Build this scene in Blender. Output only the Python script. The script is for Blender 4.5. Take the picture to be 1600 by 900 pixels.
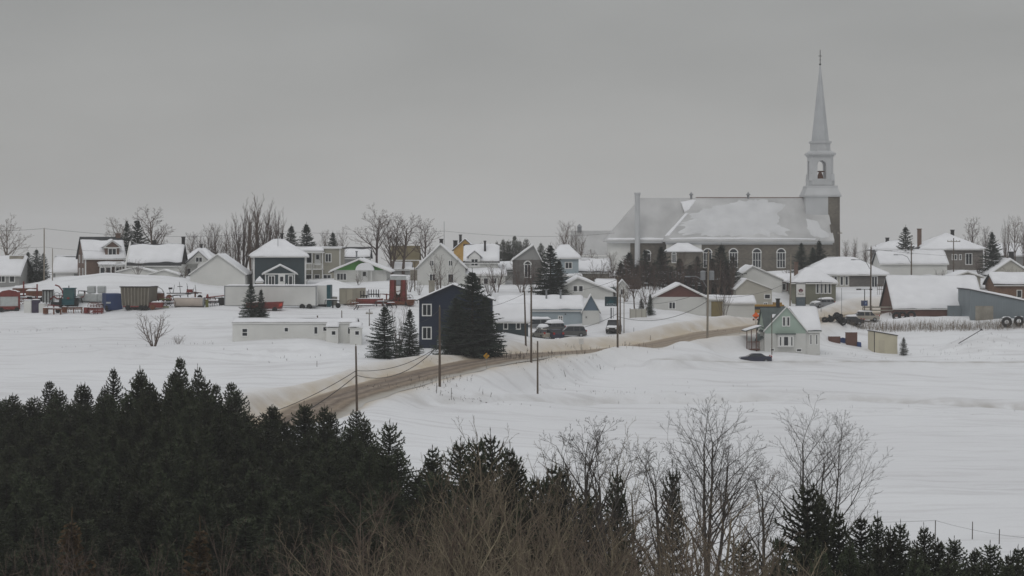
import bpy, math, random
import numpy as np
from mathutils import Vector, Matrix, noise

for o in list(bpy.data.objects): bpy.data.objects.remove(o)
SC = bpy.context.scene
COL = SC.collection
R = math.radians
F = 3200.0            # focal length in units of a 1600-wide picture
EYE = 385.0           # eye level row

# ------------------------------------------------------------------ camera
cd = bpy.data.cameras.new('camera'); cam = bpy.data.objects.new('camera', cd); COL.objects.link(cam)
cd.sensor_width = 36; cd.lens = 36*F/1600; cd.shift_y = -(450-EYE)/1600
cd.clip_start = 1; cd.clip_end = 9000
cam.location = (0, 0, 0); cam.rotation_euler = (R(90), 0, 0)
SC.camera = cam
SC.view_settings.view_transform = 'Standard'; SC.view_settings.look = 'None'
SC.view_settings.exposure = -0.22; SC.view_settings.gamma = 1
SC.view_settings.use_curve_mapping = False
SC.render.engine = 'CYCLES'
SC.cycles.volume_bounces = 1
SC.cycles.filter_width = 1.55

# ------------------------------------------------------------------ world: grey overcast over a desaturated Nishita sky
SUN_EL, SUN_AZ = 48, 200
w = bpy.data.worlds.new('World'); SC.world = w; w.use_nodes = True
nt = w.node_tree; nt.nodes.clear()
def N(nt, t, **k):
    n = nt.nodes.new(t)
    for a, b in k.items(): setattr(n, a, b)
    return n
L = nt.links.new
out = N(nt, 'ShaderNodeOutputWorld'); bg = N(nt, 'ShaderNodeBackground')
sky = N(nt, 'ShaderNodeTexSky', sky_type='NISHITA', sun_disc=False, sun_elevation=R(SUN_EL), sun_rotation=R(SUN_AZ))
tc = N(nt, 'ShaderNodeTexCoord'); sep = N(nt, 'ShaderNodeSeparateXYZ')
L(tc.outputs['Generated'], sep.inputs[0])
ramp = N(nt, 'ShaderNodeValToRGB')
cr = ramp.color_ramp
pts = [(0.0, (4.05, 4.0, 3.9)), (0.02, (4.08, 4.05, 3.96)), (0.05, (3.95, 3.95, 3.87)), (0.09, (3.7, 3.73, 3.67)), (0.13, (3.5, 3.55, 3.5)),
       (0.22, (3.6, 3.62, 3.7)), (0.5, (6.2, 6.3, 6.5)), (1.0, (7.8, 7.95, 8.2))]
while len(cr.elements) < len(pts): cr.elements.new(0.5)
for e, (p, c) in zip(cr.elements, pts):
    e.position = p; e.color = (c[0]/10, c[1]/10, c[2]/10, 1)
L(sep.outputs[2], ramp.inputs[0])
mp = N(nt, 'ShaderNodeMapping'); mp.inputs['Scale'].default_value = (2.2, 2.2, 7)
L(tc.outputs['Generated'], mp.inputs[0])
nz = N(nt, 'ShaderNodeTexNoise'); nz.inputs['Scale'].default_value = 2.2; nz.inputs['Detail'].default_value = 4
L(mp.outputs[0], nz.inputs[0])
mr = N(nt, 'ShaderNodeMapRange'); mr.inputs['From Min'].default_value = 0.3; mr.inputs['From Max'].default_value = 0.7
mr.inputs['To Min'].default_value = 8.3; mr.inputs['To Max'].default_value = 9.8
L(nz.outputs[0], mr.inputs[0])
vm = N(nt, 'ShaderNodeVectorMath', operation='SCALE'); L(ramp.outputs[0], vm.inputs[0]); L(mr.outputs[0], vm.inputs['Scale'])
hs = N(nt, 'ShaderNodeHueSaturation'); hs.inputs['Saturation'].default_value = 0.25
L(sky.outputs[0], hs.inputs['Color'])
mx = N(nt, 'ShaderNodeMix', data_type='RGBA'); mx.inputs[0].default_value = 0.06
L(vm.outputs[0], mx.inputs[6]); L(hs.outputs[0], mx.inputs[7])
L(mx.outputs[2], bg.inputs[0]); bg.inputs[1].default_value = 0.11
L(bg.outputs[0], out.inputs[0])
sd = bpy.data.lights.new('sun', 'SUN'); so = bpy.data.objects.new('sun', sd); COL.objects.link(so)
sd.energy = 0.5; sd.angle = R(25); sd.color = (1, 0.97, 0.93)
so.rotation_euler = (R(90-SUN_EL), 0, R(-20)); so.location = (-60, -60, 90)

# ------------------------------------------------------------------ helpers
def W(px, py, D): return Vector(((px-800)/F*D, D, -(py-EYE)/F*D))
def tag(o, label=None, cat=None, group=None, kind=None):
    if label: o['label'] = label
    if cat: o['category'] = cat
    if group: o['group'] = group
    if kind: o['kind'] = kind
    return o
def empty(name, loc, rz=0, label=None, cat=None, group=None):
    o = bpy.data.objects.new(name, None); COL.objects.link(o)
    o.location = loc; o.rotation_euler = (0, 0, rz); o.empty_display_size = 0.5
    return tag(o, label, cat, group)

class MB:
    def __init__(s): s.v = []; s.f = []
    def add(s, vs, fs):
        b = len(s.v); s.v.extend([tuple(v) for v in vs]); s.f.extend([tuple(b+i for i in f) for f in fs]); return s
    def box(s, x0, x1, y0, y1, z0, z1):
        return s.add([(x0,y0,z0),(x1,y0,z0),(x1,y1,z0),(x0,y1,z0),(x0,y0,z1),(x1,y0,z1),(x1,y1,z1),(x0,y1,z1)],
                     [(0,3,2,1),(4,5,6,7),(0,1,5,4),(1,2,6,5),(2,3,7,6),(3,0,4,7)])
    def frust(s, x, y, z0, z1, w0, w1, n=4, rot=None):
        rot = math.pi/n if rot is None else rot
        k = 1/math.cos(math.pi/n)/2
        vs = [(x+w*k*math.cos(rot+2*math.pi*i/n), y+w*k*math.sin(rot+2*math.pi*i/n), z) for w, z in ((w0,z0),(w1,z1)) for i in range(n)]
        return s.add(vs, [tuple(range(n-1,-1,-1)), tuple(range(n,2*n))]+[(i,(i+1)%n,n+(i+1)%n,n+i) for i in range(n)])
    def prism(s, pts, y0, y1):
        n = len(pts)
        return s.add([(x,y0,z) for x,z in pts]+[(x,y1,z) for x,z in pts],
                     [tuple(range(n)), tuple(range(2*n-1,n-1,-1))]+[(i,n+i,n+(i+1)%n,(i+1)%n) for i in range(n)])
    def prismx(s, pts, x0, x1):
        n = len(pts)
        return s.add([(x0,y,z) for y,z in pts]+[(x1,y,z) for y,z in pts],
                     [tuple(range(n-1,-1,-1)), tuple(range(n,2*n))]+[(i,(i+1)%n,n+(i+1)%n,n+i) for i in range(n)])
    def tube(s, a, b, r0, r1=None, n=6, cap=True):
        a = Vector(a); b = Vector(b); r1 = r0 if r1 is None else r1
        d = b-a
        if d.length < 1e-6: return s
        d.normalize(); u = d.orthogonal().normalized(); v = d.cross(u)
        vs = [p+(u*math.cos(2*math.pi*i/n)+v*math.sin(2*math.pi*i/n))*r for p, r in ((a,r0),(b,r1)) for i in range(n)]
        fs = [(i,(i+1)%n,n+(i+1)%n,n+i) for i in range(n)]
        if cap: fs += [tuple(range(n-1,-1,-1)), tuple(range(n,2*n))]
        return s.add(vs, fs)
    def path(s, ps, r, n=5):
        for a, b in zip(ps, ps[1:]): s.tube(a, b, r, r, n)
        return s
    def slab(s, a, b, c, d, t=0.12):      # a,b eave  d,c ridge, thickness downward
        vs = [Vector(p) for p in (a,b,c,d)]
        return s.add(vs+[p-Vector((0,0,t)) for p in vs], [(0,1,2,3),(7,6,5,4),(0,4,5,1),(1,5,6,2),(2,6,7,3),(3,7,4,0)])
    def snow(s, a, b, c, d, t=0.3, seed=0, v0=0.0, v1=1.0, rough=0.25, edge=0.25, sides=(1,1,1,0), nu=None, nv=None):
        a, b, c, d = (Vector(p) for p in (a,b,c,d))
        lu = max((b-a).length, (c-d).length); lv = max((d-a).length, (c-b).length)
        nu = nu or max(6, min(44, int(lu/0.35))); nv = nv or max(5, min(20, int(lv/0.35)))
        top = []; bot = []
        for j in range(nv+1):
            vv = j/nv
            for i in range(nu+1):
                uu = i/nu
                U, V = uu, v0+(v1-v0)*vv
                q = noise.noise(Vector((uu*lu*0.5+seed*7.3, seed*3.1, 0)))*rough*(1-vv)*0.5 + noise.noise(Vector((uu*lu*0.35+seed, seed*9.1, 4)))*rough*vv*(0 if v1 >= 1 else 1)
                V = min(1, max(0, V+q*0.25 if v0 > 0 or vv > .5 else V+max(0, q)*0.12)) if (v0 > 0 or v1 < 1 or j < 2) else V
                p = (a*(1-U)+b*U)*(1-V)+(d*(1-U)+c*U)*V
                e = 1.0
                dl = uu*lu; dr = (1-uu)*lu; db = vv*lv; dt = (1-vv)*lv
                for dd, on in ((dl,sides[0]),(dr,sides[1]),(db,sides[2]),(dt,sides[3] or v1 < 1)):
                    if on: e *= min(1, 0.35+0.65*math.sqrt(max(0,min(1,dd/edge))))
                h = t*e*(0.8+0.45*noise.noise(Vector((p.x*0.4+seed, p.y*0.4, p.z*0.4+seed*2))))
                top.append(p+Vector((0,0,h))); bot.append(p+Vector((0,0,0.012)))
        n = len(top); k = nu+1
        fs = [(j*k+i, j*k+i+1, (j+1)*k+i+1, (j+1)*k+i) for j in range(nv) for i in range(nu)]
        for i in range(nu):
            fs.append((n+i, n+i+1, i+1, i)); q = nv*k
            fs.append((q+i, q+i+1, n+q+i+1, n+q+i))
        for j in range(nv):
            fs.append((j*k, (j+1)*k, n+(j+1)*k, n+j*k)); fs.append((j*k+nu, n+j*k+nu, n+(j+1)*k+nu, (j+1)*k+nu))
        return s.add(top+bot, fs)
    def mesh(s, name, mat, smooth=False):
        me = bpy.data.meshes.new(name); me.from_pydata([tuple(v) for v in s.v], [], s.f)
        if mat: me.materials.append(mat)
        if smooth: me.polygons.foreach_set('use_smooth', [True]*len(me.polygons))
        me.update(); return me
    def build(s, name, mat, parent=None, smooth=False, loc=None, rz=0):
        o = bpy.data.objects.new(name, s.mesh(name, mat, smooth)); COL.objects.link(o)
        if parent: o.parent = parent
        if loc is not None: o.location = loc
        if rz: o.rotation_euler = (0,0,rz)
        return o

def link_mesh(name, me, parent=None, loc=(0,0,0), rz=0):
    o = bpy.data.objects.new(name, me); COL.objects.link(o); o.parent = parent; o.location = loc; o.rotation_euler = (0,0,rz); return o

def cut(o, mbs):          # boolean-free: placeholder kept small
    return o

# ------------------------------------------------------------------ materials
MC = {}
def mat(name, col, rough=0.8, var=0.12, scale=0.6, bump=0.0, bscale=6, kind=None, metal=0, size=None, spec=0.3):
    if name in MC: return MC[name]
    m = bpy.data.materials.new(name); m.use_nodes = True; nt = m.node_tree; L = nt.links.new
    b = nt.nodes['Principled BSDF']; b.inputs['Roughness'].default_value = rough; b.inputs['Metallic'].default_value = metal
    b.inputs['Specular IOR Level'].default_value = spec
    tc = N(nt, 'ShaderNodeTexCoord'); nz = N(nt, 'ShaderNodeTexNoise'); nz.inputs['Scale'].default_value = scale; nz.inputs['Detail'].default_value = 5
    L(tc.outputs['Object'], nz.inputs[0])
    mr = N(nt, 'ShaderNodeMapRange'); mr.inputs[1].default_value = 0.3; mr.inputs[2].default_value = 0.7
    mr.inputs[3].default_value = 1-var; mr.inputs[4].default_value = 1+var; L(nz.outputs[0], mr.inputs[0])
    base = None
    if kind in ('stone', 'brick'):
        bt = N(nt, 'ShaderNodeTexBrick'); L(tc.outputs['Object'], bt.inputs[0])
        mp = N(nt, 'ShaderNodeMapping'); mp.inputs['Rotation'].default_value = (R(90), 0, 0); L(tc.outputs['Object'], mp.inputs[0]); L(mp.outputs[0], bt.inputs[0])
        bt.inputs['Scale'].default_value = size or 1.0
        bt.inputs['Color1'].default_value = (*col, 1); bt.inputs['Color2'].default_value = (col[0]*0.7, col[1]*0.7, col[2]*0.72, 1)
        bt.inputs['Mortar'].default_value = (min(1,col[0]*1.15), min(1,col[1]*1.15), min(1,col[2]*1.15), 1)
        bt.inputs['Mortar Size'].default_value = 0.02; base = bt.outputs[0]
    vm = N(nt, 'ShaderNodeVectorMath', operation='SCALE')
    if base: L(base, vm.inputs[0])
    else: vm.inputs[0].default_value = col
    L(mr.outputs[0], vm.inputs['Scale']); L(vm.outputs[0], b.inputs['Base Color'])
    src = None
    if kind == 'siding':
        sp = N(nt, 'ShaderNodeSeparateXYZ'); L(tc.outputs['Object'], sp.inputs[0])
        md = N(nt, 'ShaderNodeMath', operation='FRACT'); mu = N(nt, 'ShaderNodeMath', operation='MULTIPLY'); mu.inputs[1].default_value = 1/(size or 0.2)
        L(sp.outputs[2], mu.inputs[0]); L(mu.outputs[0], md.inputs[0]); src = md.outputs[0]; bump = bump or 0.5
    elif kind in ('seams', 'boards'):
        sp = N(nt, 'ShaderNodeSeparateXYZ'); L(tc.outputs['Object'], sp.inputs[0])
        ad = N(nt, 'ShaderNodeMath', operation='ADD'); L(sp.outputs[0], ad.inputs[0])
        if kind == 'boards': L(sp.outputs[1], ad.inputs[1])
        else: ad.inputs[1].default_value = 0
        mu = N(nt, 'ShaderNodeMath', operation='MULTIPLY'); mu.inputs[1].default_value = 1/(size or 0.6)
        L(ad.outputs[0], mu.inputs[0]); md = N(nt, 'ShaderNodeMath', operation='FRACT'); L(mu.outputs[0], md.inputs[0])
        gt = N(nt, 'ShaderNodeMath', operation='GREATER_THAN'); gt.inputs[1].default_value = 0.86; L(md.outputs[0], gt.inputs[0]); src = gt.outputs[0]; bump = bump or 0.5
    if bump:
        bp = N(nt, 'ShaderNodeBump'); bp.inputs['Strength'].default_value = min(1, bump); bp.inputs['Distance'].default_value = 0.06
        if src is None:
            n2 = N(nt, 'ShaderNodeTexNoise'); n2.inputs['Scale'].default_value = bscale; n2.inputs['Detail'].default_value = 6; L(tc.outputs['Object'], n2.inputs[0]); src = n2.outputs[0]
        L(src, bp.inputs['Height']); L(bp.outputs[0], b.inputs['Normal'])
    MC[name] = m; return m

M_snow = mat('snow', (0.80,0.805,0.82), 0.7, 0.04, 0.25, 0.35, 2.5)
M_tsnow = mat('thin_roof_snow', (0.61,0.615,0.62), 0.7, 0.08, 0.3, 0.3, 3)
M_rsnow = mat('roof_snow', (0.80,0.805,0.82), 0.7, 0.05, 0.5, 0.3, 3)
M_white = mat('white_siding', (0.60,0.60,0.57), 0.6, 0.06, 0.4, kind='siding', size=0.25)
M_white2 = mat('white_render', (0.66,0.66,0.63), 0.7, 0.08, 0.3, 0.2, 4)
M_trim = mat('white_trim', (0.72,0.72,0.70), 0.5, 0.04)
M_beige = mat('beige_siding', (0.36,0.34,0.28), 0.7, 0.07, 0.4, kind='siding', size=0.25)
M_cream = mat('cream_siding', (0.46,0.445,0.39), 0.7, 0.07, 0.4, kind='siding', size=0.25)
M_greyw = mat('grey_siding', (0.30,0.30,0.29), 0.7, 0.08, 0.4, kind='siding', size=0.25)
M_dgrey = mat('charcoal_siding', (0.045,0.064,0.072), 0.6, 0.06, 0.5, kind='siding', size=0.22)
M_navy = mat('navy_siding', (0.013,0.022,0.046), 0.5, 0.1, 0.5, kind='siding', size=0.22)
M_green = mat('green_gable', (0.10,0.30,0.07), 0.6, 0.08, kind='siding')
M_mint = mat('mint_siding', (0.36,0.45,0.385), 0.6, 0.06, kind='siding', size=0.2)
M_brown = mat('brown_gable', (0.13,0.055,0.045), 0.6, 0.08, kind='siding')
M_blueg = mat('pale_blue_wall', (0.36,0.42,0.45), 0.6, 0.07, kind='siding', size=0.3)
M_blueg2 = mat('slate_blue_gable', (0.13,0.18,0.23), 0.6, 0.07, kind='siding', size=0.3)
M_yellow = mat('yellow_ochre_wall', (0.50,0.31,0.10), 0.7, 0.08, kind='siding')
M_brick = mat('brown_brick', (0.16,0.105,0.08), 0.85, 0.15, 0.8, kind='brick', size=2.2)
M_stone = mat('church_stone', (0.155,0.138,0.112), 0.9, 0.22, 0.35, kind='stone', size=0.9)
M_gstone = mat('dark_grey_stone', (0.14,0.13,0.12), 0.9, 0.2, 0.5, kind='stone', size=1.2)
M_tin = mat('tin_roof', (0.49,0.49,0.485), 0.55, 0.2, 0.16, kind='seams', size=0.9, metal=0.1)
M_tin2 = mat('tower_metal', (0.50,0.51,0.515), 0.5, 0.08, 0.3, metal=0.2, bump=0.1)
M_spire = mat('spire_metal', (0.46,0.475,0.485), 0.5, 0.08, 0.3, metal=0.15, kind='seams', size=0.6)
M_shing = mat('dark_shingles', (0.045,0.047,0.05), 0.9, 0.2, 1.5, 0.3, 8)
M_gshing = mat('grey_green_shingles', (0.10,0.12,0.115), 0.9, 0.15, 1.2, 0.3, 8)
M_glass = mat('window_glass', (0.02,0.024,0.03), 0.12, 0.1, spec=0.5)
M_pole = mat('pole_wood', (0.10,0.075,0.055), 0.9, 0.25, 1.0)
M_polel = mat('pale_pole_wood', (0.24,0.21,0.17), 0.9, 0.15, 1.0)
M_wire = mat('cable_black', (0.03,0.03,0.03), 0.7)
M_dark = mat('dark_iron', (0.03,0.028,0.028), 0.7, 0.2)
M_gmet = mat('grey_metal', (0.25,0.26,0.27), 0.5, 0.1, metal=0.4)
M_red = mat('red_farm_paint', (0.17,0.03,0.025), 0.6, 0.25, 1.5)
M_rust = mat('rusty_steel', (0.14,0.055,0.03), 0.85, 0.35, 2.0)
M_blue = mat('blue_paint', (0.02,0.05,0.17), 0.5, 0.15)
M_teal = mat('teal_paint', (0.015,0.075,0.09), 0.5, 0.12)
M_olive = mat('olive_door', (0.20,0.16,0.07), 0.7, 0.1, kind='boards', size=0.5)
M_cedar = mat('red_brown_boards', (0.12,0.06,0.045), 0.8, 0.15, kind='boards', size=0.25)
M_corr = mat('corrugated_grey_brown', (0.13,0.115,0.09), 0.7, 0.15, 0.8, kind='boards', size=0.55)
M_corrb = mat('corrugated_blue', (0.022,0.045,0.13), 0.6, 0.15, 0.8, kind='boards', size=0.5)
M_gbarn = mat('blue_grey_metal_siding', (0.18,0.21,0.225), 0.6, 0.12, 0.3, kind='boards', size=0.4)
M_weath = mat('weathered_board', (0.27,0.25,0.21), 0.9, 0.2, 1.0, kind='boards', size=0.3)
M_needle = mat('spruce_needles', (0.033,0.041,0.021), 0.85, 0.35, 0.5)
M_needle2 = mat('village_conifer_needles', (0.038,0.052,0.040), 0.85, 0.3, 0.9)
M_larch = mat('rusty_brown_needles', (0.075,0.048,0.022), 0.9, 0.3, 0.9)
M_bark = mat('conifer_bark', (0.06,0.05,0.04), 0.9, 0.2, 2)
M_barkg = mat('grey_bark', (0.075,0.066,0.058), 0.9, 0.2, 2)
M_barko = mat('olive_twig_bark', (0.155,0.128,0.088), 0.9, 0.25, 0.5)
M_barkb = mat('brown_twig_bark', (0.085,0.062,0.05), 0.9, 0.2, 0.5)
for m_ in (M_needle, M_needle2, M_barko, M_barkb):      # every plant a little different
    nt = m_.node_tree; b_ = nt.nodes['Principled BSDF']; lk = b_.inputs['Base Color'].links[0].from_socket
    oi = N(nt, 'ShaderNodeObjectInfo'); r1 = N(nt, 'ShaderNodeMapRange'); r1.inputs[3].default_value = .65; r1.inputs[4].default_value = 1.5; nt.links.new(oi.outputs['Random'], r1.inputs[0])
    hv = N(nt, 'ShaderNodeHueSaturation'); r2 = N(nt, 'ShaderNodeMapRange'); r2.inputs[3].default_value = .465; r2.inputs[4].default_value = .51; nt.links.new(oi.outputs['Random'], r2.inputs[0])
    nt.links.new(lk, hv.inputs['Color']); nt.links.new(r1.outputs[0], hv.inputs['Value']); nt.links.new(r2.outputs[0], hv.inputs['Hue']); nt.links.new(hv.outputs[0], b_.inputs['Base Color'])
M_weed = mat('dry_weed_stalk', (0.20,0.16,0.12), 0.9, 0.3, 1)
M_weedd = mat('dark_weed_stalk', (0.06,0.045,0.035), 0.9, 0.3, 1)
M_wrap = mat('bale_wrap', (0.45,0.47,0.46), 0.4, 0.1, 2, 0.2, 5)
M_tank = mat('beige_tank', (0.42,0.36,0.31), 0.5, 0.12, 0.8)
M_yel = mat('yellow_paint', (0.30,0.17,0.03), 0.5, 0.05)
M_dyel = mat('warning_sign_yellow', (0.42,0.22,0.02), 0.6, 0.1)
M_tyre = mat('tyre_rubber', (0.02,0.02,0.02), 0.9, 0.1)
M_carg = mat('graphite_car_paint', (0.085,0.085,0.082), 0.35, 0.05)
M_carb = mat('midnight_car_paint', (0.03,0.032,0.055), 0.35, 0.05)
M_cars = mat('silver_beige_car_paint', (0.35,0.32,0.27), 0.4, 0.05)
M_tail = mat('tail_lamp_red', (0.35,0.02,0.02), 0.3, 0.05)
M_tealsign = mat('dark_teal_sign', (0.015,0.035,0.045), 0.4, 0.1)
M_dsign = mat('pale_letters', (0.45,0.52,0.55), 0.5, 0.03)

# ------------------------------------------------------------------ terrain
CP = [(0,490,315),(150,489,315),(300,479,318),(450,481,320),(560,479,320),(620,474,320),(-300,492,315),
 (0,447,350),(80,442,352),(130,434,350),(160,435,352),(240,432,350),(340,446,345),(430,448,350),(500,444,352),(560,440,350),(690,447,345),(-300,447,350),
 (-300,430,400),(0,428,400),(200,428,400),(400,428,400),(600,428,400),(760,426,400),(900,428,400),(1050,430,400),
 (0,530,280),(200,530,280),(330,536,280),(200,572,248),(0,606,225),(300,598,235),(-300,606,225),(100,570,250),
 (365,534,277),(470,532,280),(570,531,284),(450,566,257),(420,605,232),(520,582,241),(600,560,253),(480,612,224),
 (655,545,277),(740,543,277),(700,500,300),(630,505,298),(590,510,290),(400,505,298),(520,500,300),
 (895,526,301),(845,531,294),(865,531,295),(870,509,312),(790,520,290),(760,480,320),(700,465,330),(800,452,338),(850,450,338),(900,470,325),
 (958,518,303),(1060,493,323),(1000,502,310),(1100,497,323),(1170,499,331),(1000,522,303),
 (600,628,232),(687,606,236),(760,588,254),(840,600,256),(840,618,249),(900,575,276),(965,551,280),(1010,562,280),(1060,551,284),(1110,552,288),(1107,528,296),
 (700,624,232),(1000,622,252),(1300,622,258),(1600,632,256),(1900,636,256),
 (900,700,200),(1200,700,202),(1500,700,202),(1900,700,202),(1200,860,135),(1600,860,135),(800,800,150),
 (1130,558,292),(1180,550,296),(1240,550,297),(1280,549,304),(1400,551,315),(1540,553,312),(1800,553,312),(1300,567,288),(1600,566,300),(1850,566,300),
 (1350,514,330),(1500,513,330),(1600,513,330),(1800,510,330),(1300,506,329),(1370,497,341),(1450,496,338),
 (1400,442,372),(1500,425,380),(1600,428,380),(1310,457,366),(1240,480,356),(1180,484,352),(1600,475,350),(1800,430,380),(1800,480,350),
 (950,424,450),(1130,426,450),(1310,426,450),(1600,428,450),(0,424,500),(800,424,500),(1600,424,500),(-300,424,500),(1950,424,500),(950,434,370),(1050,440,365),(1150,440,365)]
CZ = [(px, D, z) for px in (-500,0,300,600) for D, z in ((190,-18.3),(150,-20),(110,-22),(70,-25))]
CZ += [(px, D, z) for px in (1000,1600,2100) for D, z in ((110,-21.6),(70,-25))]
CPX = np.array([[W(a,b,c).x, c, W(a,b,c).z] for a,b,c in CP]+[[(a-800)/F*b, b, z] for a,b,z in CZ])
_s = 100.0
def _phi(r2): return 0.5*r2*np.log(r2+1e-12)
_P = CPX[:,:2]/_s
_K = _phi(((_P[:,None]-_P[None])**2).sum(-1))+np.eye(len(_P))*0.0008
_A = np.zeros((len(_P)+3,)*2); _A[:-3,:-3] = _K; _A[:-3,-3:] = np.c_[np.ones(len(_P)), _P]; _A[-3:,:-3] = _A[:-3,-3:].T
_w = np.linalg.solve(_A, np.r_[CPX[:,2], 0,0,0])
def tps(x, y):
    q = np.stack([x, y], -1)/_s; r = np.zeros(len(q))
    for i in range(0, len(q), 20000):
        s = q[i:i+20000]
        r[i:i+20000] = _phi(((s[:,None]-_P[None])**2).sum(-1))@_w[:-3]+_w[-3]+s@_w[-2:]
    return r
ROADP = [(0,740,206),(220,712,203),(350,696,205),(440,668,211),(500,637,222),(560,613,230),(687,580,247),(760,565,257),(840,554,272),(900,551,284),(965,546,289),(1030,538,295),(1107,522,302),(1145,517,309),(1190,511,314.5),(1240,504,326),(1300,498,340),(1370,490,351),(1480,487,352),(1700,485,354)]
def _cr(P, n=14):
    o = []
    P = [P[0]*2-P[1]]+P+[P[-1]*2-P[-2]]
    for i in range(1, len(P)-2):
        for k in range(n):
            t = k/n; a,b,c,d = P[i-1:i+3]
            o.append(0.5*((2*b)+(c-a)*t+(2*a-5*b+4*c-d)*t*t+(3*b-a-3*c+d)*t**3))
    o.append(P[-2]); return o
ROAD = _cr([W(*p) for p in ROADP])
RA = np.array([tuple(p) for p in ROAD])
LANEP = [(1040,560,277),(1125,564,283),(1250,565,287),(1400,564,292),(1700,566,299),(2000,568,298)]
LANE = _cr([W(*p) for p in LANEP]); LA = np.array([tuple(p) for p in LANE])
DITCH = _cr([W(*p) for p in [(640,632,229),(710,624,233),(900,622,247),(1100,624,254),(1300,622,259),(1600,632,255),(2000,640,252)]]); DA = np.array([tuple(p) for p in DITCH])
def near(x, y, A):
    d = np.full(len(x), 1e9); z = np.zeros(len(x)); side = np.zeros(len(x))
    for i in range(len(A)-1):
        a, b = A[i], A[i+1]; e = b[:2]-a[:2]; l2 = (e**2).sum()+1e-9
        t = np.clip(((x-a[0])*e[0]+(y-a[1])*e[1])/l2, 0, 1)
        dx = x-(a[0]+t*e[0]); dy = y-(a[1]+t*e[1]); dd = np.hypot(dx, dy); m = dd < d
        d[m] = dd[m]; z[m] = (a[2]+t*(b[2]-a[2]))[m]; side[m] = (e[0]*dy-e[1]*dx)[m]
    return d, z, side
def ss(a, b, x):
    t = np.clip((x-a)/(b-a), 0, 1); return t*t*(3-2*t)
MOUNDS = [(520,340,3.5,3.0,1.5),(500,338,5,2.5,0.8),(1078,288,3.6,2.2,1.1),(1540,318,4.2,3.2,1.7),(1500,318,3,2.5,0.8),(1560,318,3,2,0.5),
 (1380,333,9,1.6,0.8),(1480,333,9,1.6,0.9),(1560,333,9,1.6,0.7),(1640,333,9,1.6,0.7),(430,268,9,3,1.0),(500,265,6,3,0.7),(230,262,12,6,1.2),
 (1340,343,5,2,1.6),(1300,347,4,2,1.4),(1215,329,3,2,0.8),(1050,316,8,2.5,1.1),(1135,319,5,1.6,.7),(1225,293.5,6,2.6,.6),(150,343,7,4,1.2),(90,346,4,3,0.6),(260,342,8,4,0.6),
 (790,281,5,2,1.1),(770,276,4,2,0.6),(1375,356,7,3,2.2),(1170,348,3,2,1.0),(700,266,4,1.6,0.6),(905,292,2.5,1.4,0.6),(610,326,4,3,0.5)]
def ground(x, y, fine=True):
    x = np.atleast_1d(np.asarray(x, float)); y = np.atleast_1d(np.asarray(y, float))
    z = tps(x, np.minimum(y, 500))
    far = ss(480, 620, y); z = z*(1-far)+(-5.5-(y-480)*0.012)*far
    for px, D, rx, ry, h in MOUNDS:
        z = z+h*np.exp(-(((x-(px-800)/F*D)/rx)**2+((y-D)/ry)**2))
    if fine:
        nzv = np.array([noise.fractal(Vector((a*0.09, b*0.09, 0)), 1.0, 2.0, 4) for a, b in zip(x, y)])
        z = z+nzv*0.35*ss(60, 100, y)
    rg = np.zeros(len(x))
    for px, D, rx, ry in ((440,262,11,5),(520,262,8,5),(230,258,10,4),(1065,294,6,4),(1540,317,7,3),(250,300,14,4),(90,296,10,3),(1100,256,30,2.2),(1400,246,40,2.2),(700,232,9,1.6),(870,280,14,3)):
        rg = np.maximum(rg, np.exp(-(((x-(px-800)/F*D)/rx)**2+((y-D)/ry)**2)))
    mk = rg > .05
    if mk.any(): z[mk] += rg[mk]*np.array([noise.fractal(Vector((a*.55, b*.55, 3)), .8, 2.1, 4) for a, b in zip(x[mk], y[mk])])*.42
    d, zr, side = near(x, y, RA)
    wob = np.sin(x*0.5)*0.12+np.sin(y*0.33)*0.15
    t = ss(4.0, 8.5, d+wob); m = d < 14
    lump = 1+0.35*np.sin(x*0.31+1)*np.sin(y*0.17)
    bank = 0.75*np.exp(-((d+wob-6.0)/1.3)**2)*lump*np.where(side > 0, 1.25, (0.2+0.9*ss(262, 278, y))*(1-0.75*ss(292,303,y))*(1-0.85*np.exp(-((x-21)/2.2)**2)))
    z = np.where(m, (zr-0.06)*(1-t)+z*t+bank, z)
    d, zl, side = near(x, y, LA); t = ss(1.6, 3.2, d); z = np.where(d < 5, (zl-0.12)*(1-t)+z*t+0.22*np.exp(-((d-2.6)/0.7)**2), z)
    d, zd, side = near(x, y, DA)
    d = np.where(near(x, y, RA)[0] < 11, 99, d)
    z = np.where(d < 12, z+0.55*np.exp(-((side/np.maximum(1e-6,1)*0+np.where(side>0,d,-d)-2.0)/1.8)**2)-0.45*np.exp(-((np.where(side>0,d,-d)+1.2)/1.6)**2), z)
    return z
def G(x, y): return float(ground([x], [y])[0])
def at(px, D, dz=0):
    x = (px-800)/F*D; return Vector((x, D, G(x, D)+dz))

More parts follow.
